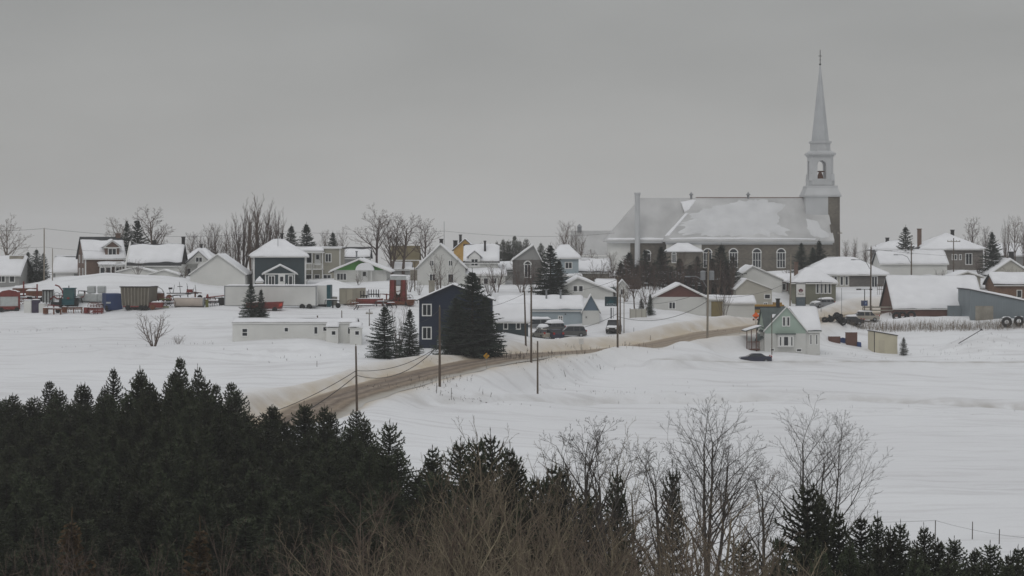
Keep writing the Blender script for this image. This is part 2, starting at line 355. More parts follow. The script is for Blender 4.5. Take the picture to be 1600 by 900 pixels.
ys = np.concatenate([np.arange(40, 220, 1.6), np.arange(220, 385, 0.62), np.arange(385, 520, 2.0), np.geomspace(520, 3200, 36)])
us = np.linspace(-0.36, 0.36, 330)
GX = (ys[:,None]*us[None]*(1+0.15*np.clip((120-ys[:,None])/80,0,1))).ravel(); GY = np.repeat(ys, len(us))
GZ = ground(GX, GY)
nr, nc = len(ys), len(us)
me = bpy.data.meshes.new('snow_ground')
idx = np.arange(nr*nc).reshape(nr, nc)
q = np.stack([idx[:-1,:-1], idx[:-1,1:], idx[1:,1:], idx[1:,:-1]], -1).reshape(-1, 4)
me.vertices.add(nr*nc); me.vertices.foreach_set('co', np.stack([GX,GY,GZ],-1).ravel())
me.loops.add(q.size); me.loops.foreach_set('vertex_index', q.ravel())
me.polygons.add(len(q)); me.polygons.foreach_set('loop_start', np.arange(0, q.size, 4)); me.polygons.foreach_set('loop_total', np.full(len(q), 4))
me.polygons.foreach_set('use_smooth', np.ones(len(q), bool)); me.update(calc_edges=True)
dr, _, sr = near(GX, GY, RA); dl, _, _ = near(GX, GY, LA); dd, _, sd_ = near(GX, GY, DA)
dirt = np.exp(-(np.maximum(0, dr-4.0)/np.where(sr > 0, 2.4, 1.2+0.8*ss(270,290,GY)))**1.5)*0.9
lot = np.exp(-(((GX-(860-800)/F*284)/9)**2+((GY-283)/5)**2))*0.35+np.exp(-(((GX-(1330-800)/F*348)/14)**2+((GY-349)/6)**2))*0.5+np.exp(-(((GX-(1150-800)/F*328)/8)**2+((GY-330)/5)**2))*0.5
dirt = np.clip(np.maximum(dirt, lot), 0, 1)
grey = np.clip(0.95*np.exp(-(dl/2.0)**2)+np.exp(-((np.where(sd_>0,dd,-dd)+0.6)/1.6)**2)*(0.35+0.35*ss(40,60,GX)), 0, 1)
ca = me.attributes.new('dirt', 'FLOAT', 'POINT'); ca.data.foreach_set('value', dirt)
cb = me.attributes.new('grey', 'FLOAT', 'POINT'); cb.data.foreach_set('value', grey)
snow = bpy.data.objects.new('snow_ground', me); COL.objects.link(snow); tag(snow, kind='structure')
m = bpy.data.materials.new('snow_ground'); m.use_nodes = True; nt = m.node_tree; L = nt.links.new; b = nt.nodes['Principled BSDF']
b.inputs['Roughness'].default_value = 0.75; b.inputs['Specular IOR Level'].default_value = 0.2
tc = N(nt, 'ShaderNodeTexCoord')
def noisen(sc, det=5, src=None):
    n = N(nt, 'ShaderNodeTexNoise'); n.inputs['Scale'].default_value = sc; n.inputs['Detail'].default_value = det; L(src or tc.outputs['Object'], n.inputs[0]); return n
def mixc(f, a, b_):
    x = N(nt, 'ShaderNodeMix', data_type='RGBA')
    if isinstance(f, (int, float)): x.inputs[0].default_value = f
    else: L(f, x.inputs[0])
    for k, v in ((6,a),(7,b_)):
        if isinstance(v, tuple): x.inputs[k].default_value = (*v, 1)
        else: L(v, x.inputs[k])
    return x.outputs[2]
def mrange(src, a, b_, c=0, d=1):
    r = N(nt, 'ShaderNodeMapRange'); r.inputs[1].default_value = a; r.inputs[2].default_value = b_; r.inputs[3].default_value = c; r.inputs[4].default_value = d; L(src, r.inputs[0]); return r.outputs[0]
def mul(a, b_, op='MULTIPLY'):
    r = N(nt, 'ShaderNodeMath', operation=op, use_clamp=True)
    for k, v in ((0,a),(1,b_)):
        if isinstance(v, (int,float)): r.inputs[k].default_value = v
        else: L(v, r.inputs[k])
    return r.outputs[0]
n1 = noisen(0.03, 6); n2 = noisen(0.35, 6); n3 = noisen(2.5, 6)
c0 = mixc(mrange(n1.outputs[0], 0.35, 0.65), (0.80,0.81,0.82), (0.74,0.745,0.755))
mpg = N(nt, 'ShaderNodeMapping'); mpg.inputs['Scale'].default_value = (0.18, 1.3, 1); L(tc.outputs['Object'], mpg.inputs[0])
nst = noisen(0.45, 6, mpg.outputs[0])
c0 = mixc(mrange(nst.outputs[0], 0.5, 0.72, 0, 0.75), c0, (0.60,0.595,0.60))
ad = N(nt, 'ShaderNodeAttribute', attribute_name='dirt'); ag = N(nt, 'ShaderNodeAttribute', attribute_name='grey')
dn = mul(ad.outputs['Fac'], mrange(n2.outputs[0], 0.25, 0.6, 0.5, 1.0))
c1 = mixc(dn, c0, (0.50,0.415,0.295))
c2 = mixc(mul(ag.outputs['Fac'], mrange(n2.outputs[0], 0.35, 0.62, 0.1, 1.15)), c1, (0.42,0.40,0.37))
L(c2, b.inputs['Base Color'])
bp = N(nt, 'ShaderNodeBump'); bp.inputs['Strength'].default_value = 0.8; bp.inputs['Distance'].default_value = 0.3
L(mul(mul(n2.outputs[0], 0.7), mul(n3.outputs[0], 0.3), 'ADD'), bp.inputs['Height']); L(bp.outputs[0], b.inputs['Normal'])
me.materials.append(m)

# road sheet
def strip(name, PTS, half, lift, m_, nacross=8):
    P = []
    for a, c in zip(PTS, PTS[1:]):
        k = max(1, int((c-a).length/1.2))
        P += [a+(c-a)*(i/k) for i in range(k)]
    P.append(PTS[-1]); mb = MB(); k = nacross+1; vs = []
    for i, p in enumerate(P):
        t = (P[min(i+1,len(P)-1)]-P[max(i-1,0)]); t.z = 0; t.normalize(); n_ = Vector((-t.y, t.x, 0))
        for j in range(k):
            u = j/nacross*2-1; hw = half+(0.9*noise.noise(Vector((i*0.17, u*3, 0))) if abs(u) == 1 else 0)
            vs.append(p+n_*u*hw+Vector((0,0,lift+0.06*(1-u**4))))
    mb.add(vs, [(i*k+j, i*k+j+1, (i+1)*k+j+1, (i+1)*k+j) for i in range(len(P)-1) for j in range(nacross)])
    o = mb.build(name, m_, smooth=True)
    uv = o.data.attributes.new('across', 'FLOAT', 'POINT'); uv.data.foreach_set('value', [(i%k)/nacross for i in range(len(vs))])
    return o
m = bpy.data.materials.new('sanded_road'); m.use_nodes = True; nt = m.node_tree; L = nt.links.new; b = nt.nodes['Principled BSDF']; b.inputs['Roughness'].default_value = 0.75
tc = N(nt, 'ShaderNodeTexCoord'); n2 = noisen(0.25, 6); n3 = noisen(1.4, 6)
aa = N(nt, 'ShaderNodeAttribute', attribute_name='across')
r_ = N(nt, 'ShaderNodeValToRGB'); e = r_.color_ramp
stops = [(0,(.46,.44,.41)),(.10,(.36,.33,.28)),(.2,(.15,.11,.075)),(.3,(.26,.20,.14)),(.42,(.12,.085,.058)),(.5,(.25,.195,.145)),(.62,(.11,.078,.055)),(.75,(.22,.165,.115)),(.84,(.20,.155,.11)),(.93,(.42,.34,.25)),(1,(.55,.47,.36))]
while len(e.elements) < len(stops): e.elements.new(0.5)
for q_, (p, c) in zip(e.elements, stops): q_.position = p; q_.color = (*c, 1)
pert = N(nt, 'ShaderNodeMath', operation='ADD'); L(aa.outputs['Fac'], pert.inputs[0]); L(mrange(n2.outputs[0], 0.2, 0.8, -0.07, 0.07), pert.inputs[1])
L(pert.outputs[0], r_.inputs[0])
spy = N(nt, 'ShaderNodeSeparateXYZ'); L(tc.outputs['Object'], spy.inputs[0])
rc = mixc(mrange(n3.outputs[0], 0.52, 0.75, 0, 0.5), r_.outputs[0], (0.40,0.35,0.28))
L(mixc(mrange(spy.outputs[1], 255, 310, 0, 0.35), rc, (0.42,0.34,0.24)), b.inputs['Base Color'])
road = strip('road', ROAD, 4.4, -0.015, m); tag(road, kind='structure')
# ------------------------------------------------------------------ building kit
WCACHE = {}
def window(root, face, u, z, w, h, W_, D_, ox=0, oy=0, style='2', fm=None, name='window', gl=None):
    fm = fm or M_trim; gl = gl or M_glass
    key = (round(w,2), round(h,2), style, fm.name, gl.name)
    if key not in WCACHE:
        f = MB(); p = MB(); b = 0.11
        p.box(-w/2+0.02, w/2-0.02, -0.03, 0.0, 0.02, h-0.02)
        f.box(-w/2-b, -w/2+0.03, -0.07, 0, -b, h+b); f.box(w/2-0.03, w/2+b, -0.07, 0, -b, h+b)
        f.box(-w/2+0.03, w/2-0.03, -0.068, 0, h-0.03, h+b); f.box(-w/2+0.03, w/2-0.03, -0.085, 0, -b, 0.03)
        n = int(style[0]) if style[0].isdigit() else 1
        for i in range(1, n):
            x = -w/2+w*i/n; f.box(x-0.05, x+0.05, -0.062, 0, 0.03, h-0.03)
        if 'h' in style: f.box(-w/2+0.03, w/2-0.03, -0.056, 0, h*0.5-0.04, h*0.5+0.04)
        if 'a' in style:      # arched head
            k = 8; top = [(w/2*math.cos(math.pi*i/k), h+w/2*math.sin(math.pi*i/k)) for i in range(k+1)]
            p.prism([(x*0.97, z_) for x, z_ in top], -0.03, 0)
            for (x0,z0),(x1,z1) in zip(top, top[1:]):
                s = (w/2+b*2)/(w/2)
                f.prism([(x0,z0),(x0*s,h+(z0-h)*s),(x1*s,h+(z1-h)*s),(x1,z1)], -0.07, 0)
        WCACHE[key] = (f.mesh(name, fm), p.mesh('pane', gl))
    fmsh, pm = WCACHE[key]
    if face == 'f': loc, rz = (ox+u, oy-0.003, z), 0
    elif face == 'l': loc, rz = (ox-W_/2-0.003, oy+u, z), R(-90)
    else: loc, rz = (ox+W_/2+0.003, oy+u, z), R(90)
    o = link_mesh(name, fmsh, root, loc, rz); link_mesh('pane', pm, o); return o
def door(root, face, u, z, w, h, W_, D_, ox=0, oy=0, m_=None):
    d = MB(); d.box(-w/2, w/2, -0.05, 0, 0, h); d.box(-w/2-0.1,-w/2,-0.08,0,0,h+0.1); d.box(w/2,w/2+0.1,-0.08,0,0,h+0.1); d.box(-w/2,w/2,-0.078,0,h,h+0.1)
    loc, rz = {'f': ((ox+u, oy-0.003, z), 0), 'l': ((ox-W_/2-0.003, oy+u, z), R(-90)), 'r': ((ox+W_/2+0.003, oy+u, z), R(90))}[face]
    o = d.build('door', m_ or M_trim, root, loc=loc, rz=rz)
    p = MB(); p.box(-w*0.28, w*0.28, -0.07, -0.05, h*0.5, h*0.88); p.build('pane', M_glass, o)
    k = MB(); k.box(w*0.33, w*0.4, -0.1, -0.05, h*0.44, h*0.5); k.build('handle', M_dark, o); return o
SEED = [0]
def volume(root, w, d, h, roof, rh, wm, gm=None, ox=0, oy=0, oz=0, oh=0.4, rm=None, sn=0.32, pre='', v0=0, v1=1, hipx=None, snowmat=None, sink=2.0, snowsides=None, trim=True, apex=0.5):
    """box of walls with a roof; front wall at y=oy, centred on ox"""
    SEED[0] += 1; sd = SEED[0]; rm = rm or M_shing
    x0, x1, y0, y1, z0 = ox-w/2, ox+w/2, oy, oy+d, oz
    he = oz+h
    wl = MB(); rf = MB(); sn_ = MB(); gb = MB(); tr = MB(); planes = []
    if roof == 'gy':      # gable faces the viewer, ridge runs away
        xa = x0+w*apex
        wl.prism([(x0,z0-sink),(x0,he),(x1,he),(x1,z0-sink)][::-1], y0, y1)
        gb.prism([(x0,he+.002),(x1,he+.002),(xa,he+rh)], y0+0.002, y1-0.002)
        sl, sr = rh/(xa-x0), rh/(x1-xa)
        L0, L1 = (x0-oh, y0-oh, he-sl*oh), (x0-oh, y1+oh, he-sl*oh)
        R0, R1 = (x1+oh, y0-oh, he-sr*oh), (x1+oh, y1+oh, he-sr*oh)
        A0, A1 = (xa, y0-oh, he+rh+0.02), (xa, y1+oh, he+rh+0.02)
        planes = [((L1, L0, A0, A1), (1,1,1,0)), ((R0, R1, A1, A0), (1,1,1,0))]
        if trim:
            for a, b_ in ((L0, A0), (R0, A0)):
                tr.add([(a[0],a[1]-.03,a[2]+.13),(b_[0],b_[1]-.03,b_[2]+.13),(b_[0],b_[1]-.03,b_[2]-.1),(a[0],a[1]-.03,a[2]-.1),
                        (a[0],a[1]-.003,a[2]+.13),(b_[0],b_[1]-.003,b_[2]+.13),(b_[0],b_[1]-.003,b_[2]-.1),(a[0],a[1]-.003,a[2]-.1)],
                       [(0,1,2,3),(7,6,5,4),(0,4,5,1),(3,2,6,7),(0,3,7,4),(1,5,6,2)])
    elif roof == 'gx':
        ya = y0+d*apex
        wl.prismx([(y0,z0-sink),(y1,z0-sink),(y1,he),(y0,he)], x0, x1)
        gb.prismx([(y0,he+.002),(y1,he+.002),(ya,he+rh)], x0+0.002, x1-0.002)
        sf, sb = rh/(ya-y0), rh/(y1-ya)
        F0, F1 = (x0-oh, y0-oh, he-sf*oh), (x1+oh, y0-oh, he-sf*oh)
        B0, B1 = (x0-oh, y1+oh, he-sb*oh), (x1+oh, y1+oh, he-sb*oh)
        A0, A1 = (x0-oh, ya, he+rh+0.02), (x1+oh, ya, he+rh+0.02)
        planes = [((F0, F1, A1, A0), (1,1,1,0)), ((B1, B0, A0, A1), (1,1,1,0))]
        if trim:
            tr.box(x0-oh, x1+oh, y0-oh-0.03, y0-oh-0.003, he-sf*oh-0.16, he-sf*oh+0.0)
    elif roof == 'hip':
        hx = hipx if hipx is not None else min(w, d)/2
        wl.box(x0, x1, y0, y1, z0-sink, he)
        ya = (y0+y1)/2; s = rh/(d/2); ze = he-s*oh*0.6
        F0, F1, B1, B0 = (x0-oh,y0-oh,ze),(x1+oh,y0-oh,ze),(x1+oh,y1+oh,ze),(x0-oh,y1+oh,ze)
        A0, A1 = (x0+hx-.01, ya, he+rh), (x1-hx+.01, ya, he+rh)
        planes = [((F0,F1,A1,A0),(0,0,1,0)),((F1,B1,A1,A1),(0,0,1,0)),((B1,B0,A0,A1),(0,0,1,0)),((B0,F0,A0,A0),(0,0,1,0))]
        if trim: tr.box(x0-oh, x1+oh, y0-oh-0.03, y0-oh-0.003, ze-0.16, ze)
    elif roof == 'flat':
        wl.box(x0, x1, y0, y1, z0-sink, he)
        a = [(x0-oh,y0-oh,he+.12),(x1+oh,y0-oh,he+.12),(x1+oh,y1+oh,he+.12+rh),(x0-oh,y1+oh,he+.12+rh)]
        planes = [(tuple(a),(1,1,1,1))]
        if trim: tr.box(x0-oh, x1+oh, y0-oh-0.03, y0-oh-0.003, he-0.1, he+0.14)
    elif roof == 'shedx':   # high on the left side, low on the right (rh>0)
        wl.prism([(x0,z0-sink),(x0,he+rh),(x1,he),(x1,z0-sink)][::-1], y0, y1)
        s = rh/w
        a = [(x0-oh,y0-oh,he+rh+s*oh+.02),(x1+oh,y0-oh,he-s*oh+.02),(x1+oh,y1+oh,he-s*oh+.02),(x0-oh,y1+oh,he+rh+s*oh+.02)]
        planes = [(tuple(a),(1,1,1,1))]
    if planes:
        for i, (p, sd_) in enumerate(planes):
            rf.slab(*[(q[0],q[1],q[2]) for q in p], t=0.12)
            if sn and not (p[2] == p[3] and False):
                q = [Vector(c)+Vector((0,0,0.01)) for c in p]; rr = random.Random(sd*7+i)
                sn_.snow(*q, t=sn, seed=sd*3.7+i, sides=snowsides or sd_, v0=max(v0, rr.choice((0,0,.04,.09,.14)) if roof in ('gx','hip') else 0), v1=(min(v1, rr.choice((1,1,.96,.92))) if roof == 'gx' else v1) if roof in ('gx','gy','hip') else 1, rough=.6)
    wo = wl.build(pre+'wall', wm, root)
    if gb.v: gb.build(pre+'gable', gm or wm, root)
    ro = rf.build(pre+'roof', rm, root)
    if tr.v: tr.build('trim', M_trim, ro)
    if sn_.v: sn_.build('snow', snowmat or M_rsnow, ro, smooth=True)
    return ro
def chimney(ro, x, y, z0, z1, w=0.6, m_=None, cap=True, pipe=False):
    c = MB()
    if pipe: c.tube((x,y,z0),(x,y,z1),w/2,w/2,8); c.tube((x,y,z1),(x,y,z1+0.15),w*0.8,w*0.8,8)
    else:
        c.box(x-w/2,x+w/2,y-w/2,y+w/2,z0,z1)
        if cap: c.box(x-w/2-.07,x+w/2+.07,y-w/2-.07,y+w/2+.07,z1,z1+.15)
    return c.build('chimney', m_ or M_dark, ro)
def H(name, label, px, D, rz=0, py=None, cat='house', group=None):
    p = at(px, D)
    if py is not None: p.z = W(px, py, D).z
    return empty(name, p, R(rz), label, cat, group)

# ------------------------------------------------------------------ church
ch = empty('church', (0,455,0), 0, 'large grey stone church with snow-streaked metal roof and tall spire', 'church')
def zc(y, D): return -(y-EYE)/F*D
ez = zc(375,455)
nx0, nx1 = W(1037,0,455).x, W(1303,0,455).x
wl = MB(); wl.box(nx0+0.6, nx1-0.5, 0, 18, -14, ez)
wl.build('nave_wall', M_stone, ch)
cx0 = W(947,0,458).x
wl = MB(); wl.box(W(985,0,458).x, nx0+0.6, 3, 15, -14, ez); wl.build('choir_wall', M_stone, ch)
wl = MB(); wl.box(cx0+0.8, W(985,0,458).x-0.01, 3.3, 14.7, -14, ez); wl.build('apse_wall', M_white2, ch)
# tower
tx0, tx1 = W(1255,0,464).x, W(1308,0,464).x; tcx = (tx0+tx1)/2; ty = 9.0
facade = nx1-0.5
t = MB(); t.box(facade+0.0, tx1, ty-3.9, ty+3.9, -14, zc(306,464)); 
t.box(facade, tx1-1.6, 1.0, 17, -14, ez+3.5)
t.build('tower_base', M_stone, ch)
t = MB(); t.box(tx0, facade-0.003, ty-3.9, ty+3.9, ez+2, zc(306,464)); t.build('tower_cladding', M_tin2, ch)
# nave roof with profile
rz_ = zc(309,464)
rf = MB(); e0, e1 = nx0-0.2, nx1; ra, rb = W(1087,0,464).x, facade
rf.slab((e0,-0.7,ez-0.1),(e1,-0.7,ez-0.1),(rb,9,rz_),(ra,9,rz_),0.3); rf.slab((e1,18.7,ez-0.1),(e0,18.7,ez-0.1),(ra,9,rz_),(rb,9,rz_),0.3)
rf.slab((e0,18.7,ez-0.1),(e0,-0.7,ez-0.1),(ra,9,rz_),(ra,9,rz_),0.3)
rf.add([(facade+.02,-.3,ez-.1),(facade+.02,18.3,ez-.1),(facade+.02,9,rz_-.1)],[(0,1,2)])
nr_ = rf.build('nave_roof', M_tin, ch)
tr = MB(); tr.box(nx0+0.3, nx1-0.05, -0.82, -0.02, ez-0.62, ez-0.42); tr.box(nx0+0.4, nx1-0.3, -0.35,-0.01, ez-1.0, ez-0.62)
tr.build('cornice', M_tin2, nr_)
rd = MB(); rd.box(ra, tx0, 8.9, 9.1, rz_, rz_+0.12); rd.build('ridge_cap', M_rust, nr_)
def roofpt(px, py):     # nave front slope point under a picture position
    a = Vector((0,-0.7,ez-0.1)); b_ = Vector((0,9,rz_)); 
    n_ = Vector((0, -(rz_-ez+0.1), 9.7)).normalized()
    dr_ = Vector(((px-800)/F, 1, -(py-EYE)/F)); o_ = Vector((0,-455,0))
    tt = (a-o_).dot(n_)/dr_.dot(n_); return o_+dr_*tt
def patch(pts, seed, t0=0.22):      # a drift of snow on the slope, outline read as real positions on the roof
    P = [roofpt(*p) for p in pts]; n = len(P)
    # radial fill
    c = sum(P, Vector())/n; mb = MB(); rings = 7; den = []
    for i in range(n):
        a, b_ = P[i], P[(i+1)%n]; k = max(1, int((b_-a).length/0.5))
        for j in range(k): 
            p = a+(b_-a)*j/k; q = 1+0.16*noise.noise(p*0.5+Vector((seed,0,0)))+0.11*noise.noise(p*1.3)+0.06*noise.noise(p*3.5); den.append(c+(p-c)*q)
    m_ = len(den); vs = []
    nrm = Vector((0,-0.69,0.72))
    for r in range(rings+1):
        f = 1-r/rings
        for p in den:
            q = c+(p-c)*f; h = 0.03+t0*min(1, (1-f)*3)**0.6*(0.8+0.5*noise.noise(q*0.4)) if r else -0.05
            vs.append(q+nrm*h)
    mb.add(vs, [(r*m_+i, r*m_+(i+1)%m_, (r+1)*m_+(i+1)%m_, (r+1)*m_+i) for r in range(rings) for i in range(m_)]); return mb
s1 = patch([(1056,366),(1150,369),(1232,368),(1236,360),(1222,352),(1222,338),(1218,332),(1228,318),(1215,313),(1170,313),(1130,318),(1100,326),(1078,338),(1060,352)], 1)
s1.build('snow', M_tsnow, nr_, smooth=True)
patch([(1260,342),(1278,345),(1284,358),(1298,366),(1296,372),(1268,370),(1260,356)], 5).build('snow', M_tsnow, nr_, smooth=True)
patch([(1063,315),(1088,312),(1076,328),(1070,330)], 9, 0.15).build('snow', M_rsnow, nr_, smooth=True)
patch([(1039,368),(1072,332),(1077,332),(1045,369)], 19, 0.2).build('snow', M_rsnow, nr_, smooth=True)
patch([(1090,371),(1200,372),(1290,373),(1290,374.5),(1150,374),(1045,374),(1045,372)], 29, 0.2).build('snow', M_rsnow, nr_, smooth=True)
for px in (1080, 1169):
    c = MB(); x = W(px,0,464).x; c.frust(x,9,rz_-.2,rz_+.6,0.5,0.5,8); c.frust(x,9,rz_+.6,rz_+.8,1.0,0.9,8); c.frust(x,9,rz_+.8,rz_+1.3,0.7,0.1,8); c.build('roof_vent', M_gmet, nr_)
# choir roof
rf = MB(); c0, c1 = cx0-0.2, ra+2; ca = W(1000,0,464).x
rf.slab((c0,2.4,ez-.1),(c1-3.5,2.4,ez-.1),(c1,9,rz_-.05),(ca,9,rz_-.05),0.25); rf.slab((c1-3.5,15.6,ez-.1),(c0,15.6,ez-.1),(ca,9,rz_-.05),(c1,9,rz_-.05),0.25); rf.slab((c0,15.6,ez-.1),(c0,2.4,ez-.1),(ca,9,rz_-.05),(ca,9,rz_-.05),0.25)
cr_ = rf.build('choir_roof', M_tin, ch)
tr = MB(); tr.box(c0+.3, nx0, 2.3, 2.98, ez-.7, ez-.36); tr.build('cornice', M_tin2, cr_)
sn_ = MB(); sn_.snow((c0+.2,2.45,ez-.06),(nx0+.5,2.45,ez-.06),(nx0+.6,4.1,ez+2.0),(c0+1.7,4.1,ez+2.0), t=0.16, seed=3, v0=0.05, v1=0.25, nv=5); sn_.snow((c0+2.2,4.3,ez+2.1),(c0+4.0,4.2,ez+2.0),(ca-.6,7.4,ez+7),(ca-1.6,7.8,ez+7.3), t=0.14, seed=8, nv=14); sn_.build('snow', M_rsnow, cr_, smooth=True)
# boiler chimney
c = MB(); x = W(996,0,456).x; c.tube((x,1.2,-12),(x,1.2,zc(304,456)),0.62,0.6,12); c.tube((x,1.2,zc(304,456)),(x,1.2,zc(301,456)),0.75,0.75,12); c.build('chimney_stack', M_tin2, ch, smooth=False)
# arched windows
for px, top, bot, w_ in ((1105.5,389,418,1.75),(1146,389,418,1.75),(1182.5,389,418,1.75),(1220.5,389,418,1.75)):
    z1 = zc(top,455)-w_/2; z0 = zc(bot,455); window(ch, 'f', W(px,0,455).x, z0, w_, z1-z0, 0, 0, style='3ha')
window(ch, 'f', W(1011,0,458).x, zc(408,458), 1.5, 1.6, 0, 0, oy=3, style='2a')
window(ch, 'f', W(1052,0,452).x, zc(410,452), 0.8, 1.8, 0, 0, oy=-5, style='2a')
# side chapel
wl = MB(); wl.box(W(1041,0,453).x, W(1095,0,453).x, -4.99, -0.003, -14, zc(394,453)); wl.build('chapel_wall', M_stone, ch)
wl = MB(); wl.box(W(1041,0,455).x, W(1096,0,455).x, -0.35, -0.01, zc(394,455), ez-1.0); wl.build('chapel_upper_wall', M_white2, ch)
rf = MB(); a, b_ = W(1039,0,451).x, W(1098,0,451).x; zz = zc(393,451)
rf.slab((a,-5.5,zz),(b_,-5.5,zz),(b_-3,-1,zz+1.7),(a+3,-1,zz+1.7)); rf.slab((b_,-5.5,zz),(b_,-0.4,zz),(b_-3,-1,zz+1.7),(b_-3,-1,zz+1.7)); rf.slab((a,-.4,zz),(a,-5.5,zz),(a+3,-1,zz+1.7),(a+3,-1,zz+1.7))
ro = rf.build('chapel_roof', M_tin2, ch); sn_ = MB(); sn_.snow((a,-5.5,zz),(b_,-5.5,zz),(b_-3,-1,zz+1.7),(a+3,-1,zz+1.7),t=.3,seed=4,sides=(0,0,1,0)); sn_.snow((b_,-5.5,zz),(b_,-.4,zz),(b_-3,-1,zz+1.7),(b_-3,-1,zz+1.7),t=.3,seed=5,sides=(0,0,1,0)); sn_.snow((a,-.4,zz),(a,-5.5,zz),(a+3,-1,zz+1.7),(a+3,-1,zz+1.7),t=.3,seed=6,sides=(0,0,1,0)); sn_.build('snow', M_rsnow, ro, smooth=True)
# belfry and spire
zt = lambda y: zc(y, 464)
tb = MB()
tb.box(tx0-.35, tx1+.35, ty-4.2, ty+4.2, zt(308), zt(305)); tb.frust(tcx, ty, zt(305), zt(293), 8.2, 6.8); tb.frust(tcx, ty, zt(293), zt(290.5), 6.95, 6.8)
tb.build('tower_cornice', M_tin2, ch)
def chamf(mb, z0, z1, w_, c=0.8):
    a = w_/2; pts = [(-a+c,-a),(a-c,-a),(a,-a+c),(a,a-c),(a-c,a),(-a+c,a),(-a,a-c),(-a,-a+c)]
    vs = [(tcx+x, ty+y, z) for z in (z0,z1) for x,y in pts]
    mb.add(vs, [tuple(range(7,-1,-1)), tuple(range(8,16))]+[(i,(i+1)%8,8+(i+1)%8,8+i) for i in range(8)])
bf = MB()
chamf(bf, zt(290), zt(283), 5.9); 
# four faces with arch openings: corner piers + spandrels
a = 2.65; ow = 0.98; zs, za = zt(280), zt(258)
for sx in (-1,1):
    for sy in (-1,1):
        x0_, x1_ = sorted((sx*ow, sx*a)); y0_, y1_ = sorted((sy*ow, sy*a)); c = 0.55
        pts = [(sx*ow,sy*ow),(sx*a,sy*ow),(sx*a,sy*(a-c)),(sx*(a-c),sy*a),(sx*ow,sy*a)]
        if sx*sy < 0: pts = pts[::-1]
        vs = [(tcx+x,ty+y,z) for z in (zt(283),zt(243)) for x,y in pts]
        bf.add(vs, [tuple(range(4,-1,-1)), tuple(range(5,10))]+[(i,(i+1)%5,5+(i+1)%5,5+i) for i in range(5)])
k = 10
for ax in (0,1):
    for sgn in (-1,1):
        for i in range(k):
            t0, t1 = math.pi*i/k, math.pi*(i+1)/k
            A_ = [(ow*math.cos(t0), za+ow*math.sin(t0)), (ow*math.cos(t0), zt(243)), (ow*math.cos(t1), zt(243)), (ow*math.cos(t1), za+ow*math.sin(t1))]
            lo, hi = sorted((sgn*(ow+0.01), sgn*(a-0.01)))
            for mbk in (bf,):
                if ax == 0: mbk.prism([(tcx+x, z) for x, z in A_], ty+lo, ty+hi)
                else: mbk.prismx([(ty+y, z) for y, z in A_], tcx+lo, tcx+hi)
for sgn in (-1,1):
    lo, hi = sorted((sgn*(a-0.3), sgn*a))
    bf.box(tcx-ow, tcx+ow, ty+lo, ty+hi, zt(283), zs); bf.box(tcx+lo, tcx+hi, ty-ow, ty+ow, zt(283), zs)
for sx in (-1,1):
    for sy in (-1,1):     # corner pilaster bases
        bf.frust(tcx+sx*2.45, ty+sy*2.45, zt(283), zt(272), 0.9, 0.7)
bf.build('belfry', M_tin2, ch)
bl = MB(); bl.frust(tcx, ty, zt(279), zt(274), 1.5, 1.1, 12); bl.frust(tcx, ty, zt(274), zt(269), 1.1, 0.6, 12); bl.box(tcx-.95,tcx+.95,ty-.1,ty+.1,zt(269),zt(267)); bl.build('bell', M_rust, ch)
bc = MB(); chamf(bc, zt(245), zt(242.5), 5.8); chamf(bc, zt(242.5), zt(239.5), 6.5, 1.0); 
vs=[]; 
bc.frust(tcx, ty, zt(239.5), zt(236), 6.4, 4.9, 8); bc.frust(tcx, ty, zt(236), zt(224), 4.4, 4.3, 8); bc.frust(tcx, ty, zt(224), zt(221), 4.9, 4.9, 8)
bc.build('belfry_cornice', M_tin2, ch)
sp = MB(); sp.frust(tcx, ty, zt(221), zt(101), 3.75, 0.22, 8); sp.build('spire', M_spire, ch)
cs = MB(); cs.frust(tcx,ty,zt(102),zt(100.5),0.25,0.55,8); cs.frust(tcx,ty,zt(100.5),zt(99),0.55,0.2,8); cs.box(tcx-.07,tcx+.07,ty-.07,ty+.07,zt(99),zt(78)); cs.box(tcx-.38,tcx+.38,ty-.05,ty+.05,zt(88),zt(87)); cs.box(tcx-.22,tcx+.22,ty-.05,ty+.05,zt(94),zt(93.3)); cs.build('cross', M_dark, ch)

# annex behind church
r = H('parish_annex', 'pale metal-roofed annex with a small roof cupola behind the choir end of the church', 925, 480, cat='building')
r.location.z = 0
x = r.location.x
def volz(root, D, pxl, pxr, yb, ye, yr, **k):   # widths and heights from picture rows at distance D
    w_ = (pxr-pxl)/F*D
    return volume(root, w_, k.pop('d'), (yb-ye)/F*D, k.pop('roof'), (ye-yr)/F*D, **k)
r.location = W(925, 415, 480)
ro = volume(r, 9.0, 9, 2.2, 'gx', 6.0, M_white2, rm=M_tin, sn=0.0, oh=0.3)
c = MB(); c.box(-3.3,-2.3,4.0,5.0,8.0,9.1); c.frust(-2.8,4.5,9.1,9.8,1.3,0.2); c.build('cupola', M_gmet, ro)

# ------------------------------------------------------------------ houses, left to right
def simple(name, label, pxl, pxr, py, D, d, ye, yr, roof, wm, rz=0, cat='house', off=None, **k):
    """walls between pxl and pxr, base row py, eave row ye, ridge row yr"""
    s = D/F; w_ = (pxr-pxl)*s/math.cos(R(rz))*(1 if not rz else k.pop('wf', 1.0))
    r = H(name, label, (pxl+pxr)/2, D, rz, py, cat)
    rd_ = k.pop('ridge_d', d/2 if roof != 'flat' else 0)
    zr = -(yr-EYE)/F*(D+rd_); ze = -(ye-EYE)/F*D
    ro = volume(r, w_, d, ze-r.location.z, roof, (zr-ze) if roof != 'flat' else 0.02, wm, **k)
    return r, ro, w_, ze-r.location.z, s

